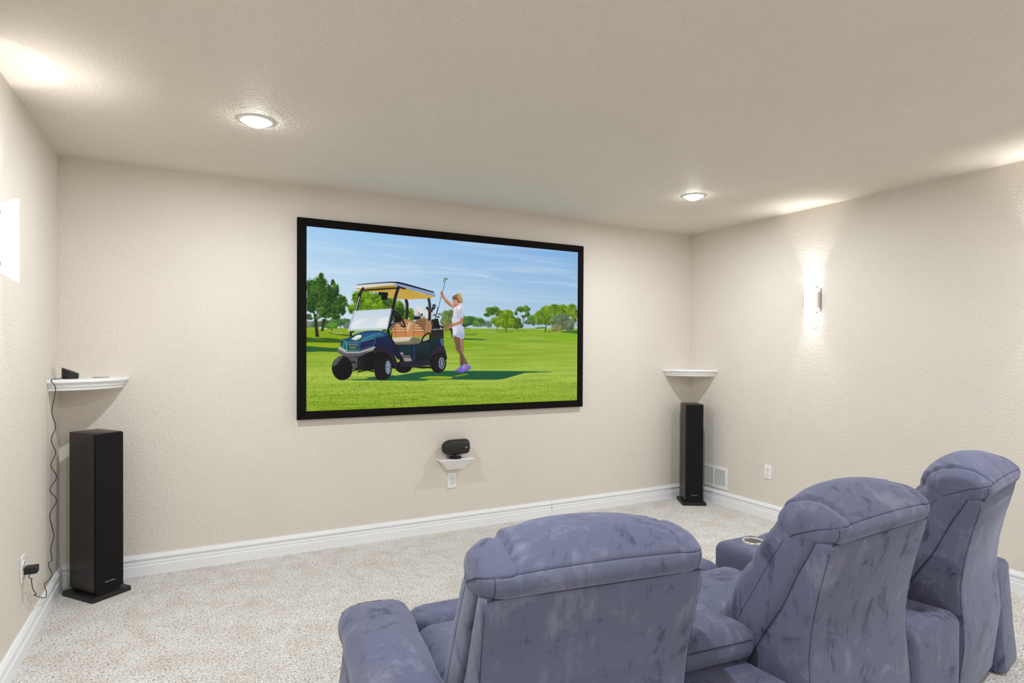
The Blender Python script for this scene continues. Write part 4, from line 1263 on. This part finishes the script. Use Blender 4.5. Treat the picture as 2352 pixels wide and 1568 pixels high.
def armrest(t, sg, seed):
    """sg = -1 arm on the sitter's left, +1 on the right"""
    a, b = sorted((sg * 0.285, sg * 0.500))
    loops = []
    for z, fl in ((0.012, .045), (0.06, .04), (0.15, .026), (0.28, .012), (0.38, 0.0), (0.43, -.004), (0.448, -.02), (0.455, -.05)):
        x0, x1 = (a - fl, b) if sg < 0 else (a, b + fl)
        loops.append([(x, y, z) for x, y in rrect(x0, x1, 0.055 - fl * .5, 0.795 + min(fl, .01), 0.035)])
    body = loft('arm_body', loops, M['suede'], t, True, True, None, 60)
    cushion('arm_pad', [(a - .004, .10), (b + .004, .10), (b + .006, .835), (a - .008, .835)] if sg < 0 else [(a - .004, .10), (b + .004, .10), (b + .008, .835), (a - .006, .835)], 0.415, 0.532, 0.05, 0.026, M['suede'], t, 22, 0.0045, seed, 0.0)
    zf = 0.5
    tube('seam', [(x, 0.826 - 0.004 * (abs(x - (a + b) / 2) / .1) ** 2, 0.528 - 0.03 * (abs(x - (a + b) / 2) / .11) ** 4) for x in np.linspace(a + .004, b - .004, 16)], 0.0013, M['seam'], t)
    return body


def recliner(cx, cy, head, label, arm, seed):
    t = thing('recliner', label, 'recliner', (cx, cy, 0), -math.radians(head), 'suede home theatre recliners')
    at = head_profile(seed)
    # headrest
    rs = np.concatenate([np.linspace(-0.285, -0.235, 14), np.linspace(-0.232, -0.17, 22)[0:], np.linspace(-0.165, 0.165, 40), np.linspace(0.17, 0.232, 22), np.linspace(0.235, 0.285, 14)])
    loops = []
    for r in rs:
        P = at(float(r))
        loops.append([(r, f, z) for f, z in P])
    hr = loft('headrest', loops, M['suede'], t, True)
    n = len(loops[0])
    k2 = 20
    tube('seam', [(rs[i], loops[i][k2][1] - 0.0005, loops[i][k2][2]) for i in range(10, len(rs) - 10)], 0.0009, M['seam'], hr)
    # end seams: along the boxed end and down the rear corner
    for sg in (-1, 1):
        Pe = [at(sg * a_) for a_ in (0.258, 0.272, 0.280, 0.285)]
        path = [(sg * a_, *P_[k2]) for a_, P_ in zip((0.258, 0.273, 0.281, 0.2858), Pe)]
        c0, c1 = Pe[3][k2], Pe[3][96]
        path += [(sg * 0.2858, *(c0 + (c1 - c0) * q)) for q in np.linspace(.1, 1, 8)]
        path += [(sg * a_, *P_[96]) for a_, P_ in ((0.281, Pe[2]), (0.273, Pe[1]))]
        tube('seam', path, 0.0009, M['seam'], hr)
        tube('seam', [(sg * 0.2585, *Pe[0][k]) for k in range(k2, -1, -2)], 0.0008, M['seam'], hr)
    # back cushion: boxed sides and a padded, tufted front
    zs = np.concatenate([np.linspace(.40, .84, 40), np.array([.853, .862, .868])])
    loops = []
    tuft = [(.705, 1.0), (.575, .8)]
    ph = np.random.default_rng(seed + 50).random(4) * 6
    for z in zs:
        fb, ff = back_edge(z) - 0.004, front_edge(z)
        if z > .84:
            fb = back_edge(.84) + (z - .84) * 2.2
        g = sum(a_ * math.exp(-((z - zt) / 0.011) ** 2) for zt, a_ in tuft)
        L = [(-HW, fb, z)]
        fs = fb + (ff - fb) * 0.50
        L += [(-HW - 0.004 * math.sin(PI * q), fb + (fs - fb) * q, z) for q in (0.25, 0.5, 0.75)]
        for k in range(41):
            a = PI * (1 - k / 40)
            c_, s_ = math.cos(a), math.sin(a)
            x = HW * np.sign(c_) * abs(c_) ** 0.52
            qf = s_ ** 0.60
            cr = (1 - (x / HW) ** 2)
            y = fs + (ff - fs) * qf + (0.030 * cr - 0.018 * g * (0.4 + 0.6 * qf)) * qf + 0.0025 * math.sin(60 * z + 8 * x + ph[0]) * qf * (abs(x) > .2)
            L.append((x, y, z))
        L += [(HW + 0.004 * math.sin(PI * q), fb + (fs - fb) * q, z) for q in (0.75, 0.5, 0.25)]
        L.append((HW, fb, z))
        loops.append(L)
    bc = loft('back_cushion', loops, M['suede'], t, True)
    for j in (4, 44):
        tube('seam', [loops[i][j] for i in range(0, 38)], 0.0008, M['seam'], bc)
    # back shell
    loops = []
    for z in np.concatenate([[0.03, 0.036], np.linspace(0.05, 0.822, 26), [0.832, 0.838]]):
        w = float(np.interp(z, [0.03, .12, .28, .42, .52, .7, .84], [.286, .288, .284, .277, .275, .278, .281]))
        ins = 0.006 if z in (0.03, 0.838) else 0.0
        f0, f1 = rear_edge(z) + ins, back_edge(z) - 0.002
        f1 = max(f1, f0 + 0.05)
        L = rrect(-w + ins, w - ins, f0, f1, 0.016, 5)
        L2 = []
        for x, y in L:
            if y < f0 + 0.02:
                y += -0.006 * (1 - (x / w) ** 2) * math.sin(PI * min(1, max(0, (z - .05) / .78))) + 0.0016 * math.sin(17 * x + 11 * z + ph[1]) * (1 - (x / w) ** 4)
            L2.append((x, y, z))
        loops.append(L2)
    sh = loft('back_shell', loops, M['suede'], t, True, True, None, 70)
    for sx in (-1, 1):
        tube('seam', [(sx * (float(np.interp(z, [0.03, .12, .28, .42, .52, .7, .84], [.286, .288, .284, .277, .275, .278, .281])) - 0.0035), rear_edge(z) + 0.0035, z) for z in np.linspace(.07, .815, 30)], 0.0006, M['seam'], sh)
    tube('seam', [(x, 0.0025 - 0.004 * (1 - (x / .28) ** 2), 0.836) for x in np.linspace(-.272, .272, 24)], 0.0016, M['seam'], sh)
    # seat, footrest pad, base
    cushion('seat_cushion', rect4(-.275, .275, .28, .772), .33, .462, .055, .022, M['suede'], t, 16, 0.002, seed + 1)
    cushion('footrest_pad', rect4(-.275, .275, .770, .945), .335, .458, .055, .012, M['suede'], t, 12, 0.002, seed + 2)
    cushion('front_panel', rect4(-.27, .27, .885, .94), .07, .35, .025, 0, M['suede'], t, 8, 0)
    loops = [[(x, y, z) for x, y in rrect(-.272, .272, .12, .885, .02)] for z in (0.05, 0.34)]
    loft('base', loops, M['suede'], t, True, True, None, 50)
    for sx in (-1, 1):
        for yy in (.16, .80):
            lathe('foot', [(0.020, 0.0), (0.022, 0.004), (0.022, 0.051)], M['under'], t, 14, 'z', (sx * .235, yy, 0), 40)
    if arm:
        armrest(t, arm, seed + 7)
    return t


CH_A, CH_B, CH_C = (0.815, 1.095, 7.3), (1.80, 1.045, -4.5), (2.735, 1.15, -12.5)
recliner(*CH_A, 'blue grey suede recliner with a padded left armrest, nearest the outlet with the black adapter', -1, 3)
recliner(*CH_B, 'blue grey suede recliner without armrests, standing between the two wedge consoles', 0, 17)
recliner(*CH_C, 'blue grey suede recliner with a padded right armrest, nearest the air vent wall', 1, 29)


def loc2(chair, r, f):
    a = math.radians(chair[2])
    return np.array((chair[0] + r * math.cos(a) + f * math.sin(a), chair[1] - r * math.sin(a) + f * math.cos(a)))


def console(c1, c2, label, seed):
    g = 0.294
    P = lambda f: (loc2(c1, g, f), loc2(c2, -g, f))
    o = (loc2(c1, g, .45) + loc2(c2, -g, .45)) / 2
    t = thing('wedge_console', label, 'console', (o[0], o[1], 0), 0, 'suede wedge consoles')
    rel = lambda p: (p[0] - o[0], p[1] - o[1])
    rl, rr = P(.045); fl, fr = P(.80)
    Q = [rel(rl), rel(rr), rel(fr), rel(fl)]
    cushion('body', Q, 0.012, 0.438, 0.045, 0.004, M['suede'], t, 18, 0.001, seed)
    e1, e2 = np.array(rel(rl)), np.array(rel(rr))
    dvec = (e2 - e1) / np.linalg.norm(e2 - e1); nv = np.array((-dvec[1], dvec[0]))
    rl, rr = P(.20); fl, fr = P(.64)
    Q = [np.array(rel(p)) for p in (rl, rr, fr, fl)]
    pad = cushion('arm_pad', Q, 0.445, 0.540, 0.042, 0.016, M['suede'], t, 20, 0.003, seed + 1, -0.008)
    d2 = (Q[1] - Q[0]) / np.linalg.norm(Q[1] - Q[0]); n2 = np.array((d2[1], -d2[0]))
    w = np.linalg.norm(Q[1] - Q[0])
    tube('seam', [(*(Q[0] + d2 * s * w + n2 * 0.0012 * math.sin(PI * s)), 0.512) for s in np.linspace(.09, .91, 14)], 0.0013, M['seam'], pad)
    b0, b1 = P(.60); b2, b3 = P(.86)
    cushion('front_block', [rel(b0), rel(b1), rel(b3), rel(b2)], 0.36, 0.528, 0.042, 0.0, M['suede'], t, 14)
    cc = (np.array(rel(P(.75)[0])) + np.array(rel(P(.75)[1]))) / 2
    zt = 0.529
    lathe('cup_holder', [(0.036, zt - 0.06), (0.036, zt + 0.004), (0.038, zt + 0.008), (0.043, zt + 0.009), (0.0465, zt + 0.005), (0.047, zt - 0.004)], M['chrome'], t, 36, 'z', (cc[0], cc[1], 0), 40)
    lathe('cup_well', [(0.0355, zt + 0.003), (0.0355, zt + 0.0045), (0.002, zt + 0.0046)], M['cup_dark'], t, 30, 'z', (cc[0], cc[1], 0), 40)
    return t


console(CH_A, CH_B, 'suede wedge console with a cup holder beside the recliner with a left armrest', 61)
console(CH_B, CH_C, 'suede wedge console with a cup holder beside the recliner with a right armrest', 71)
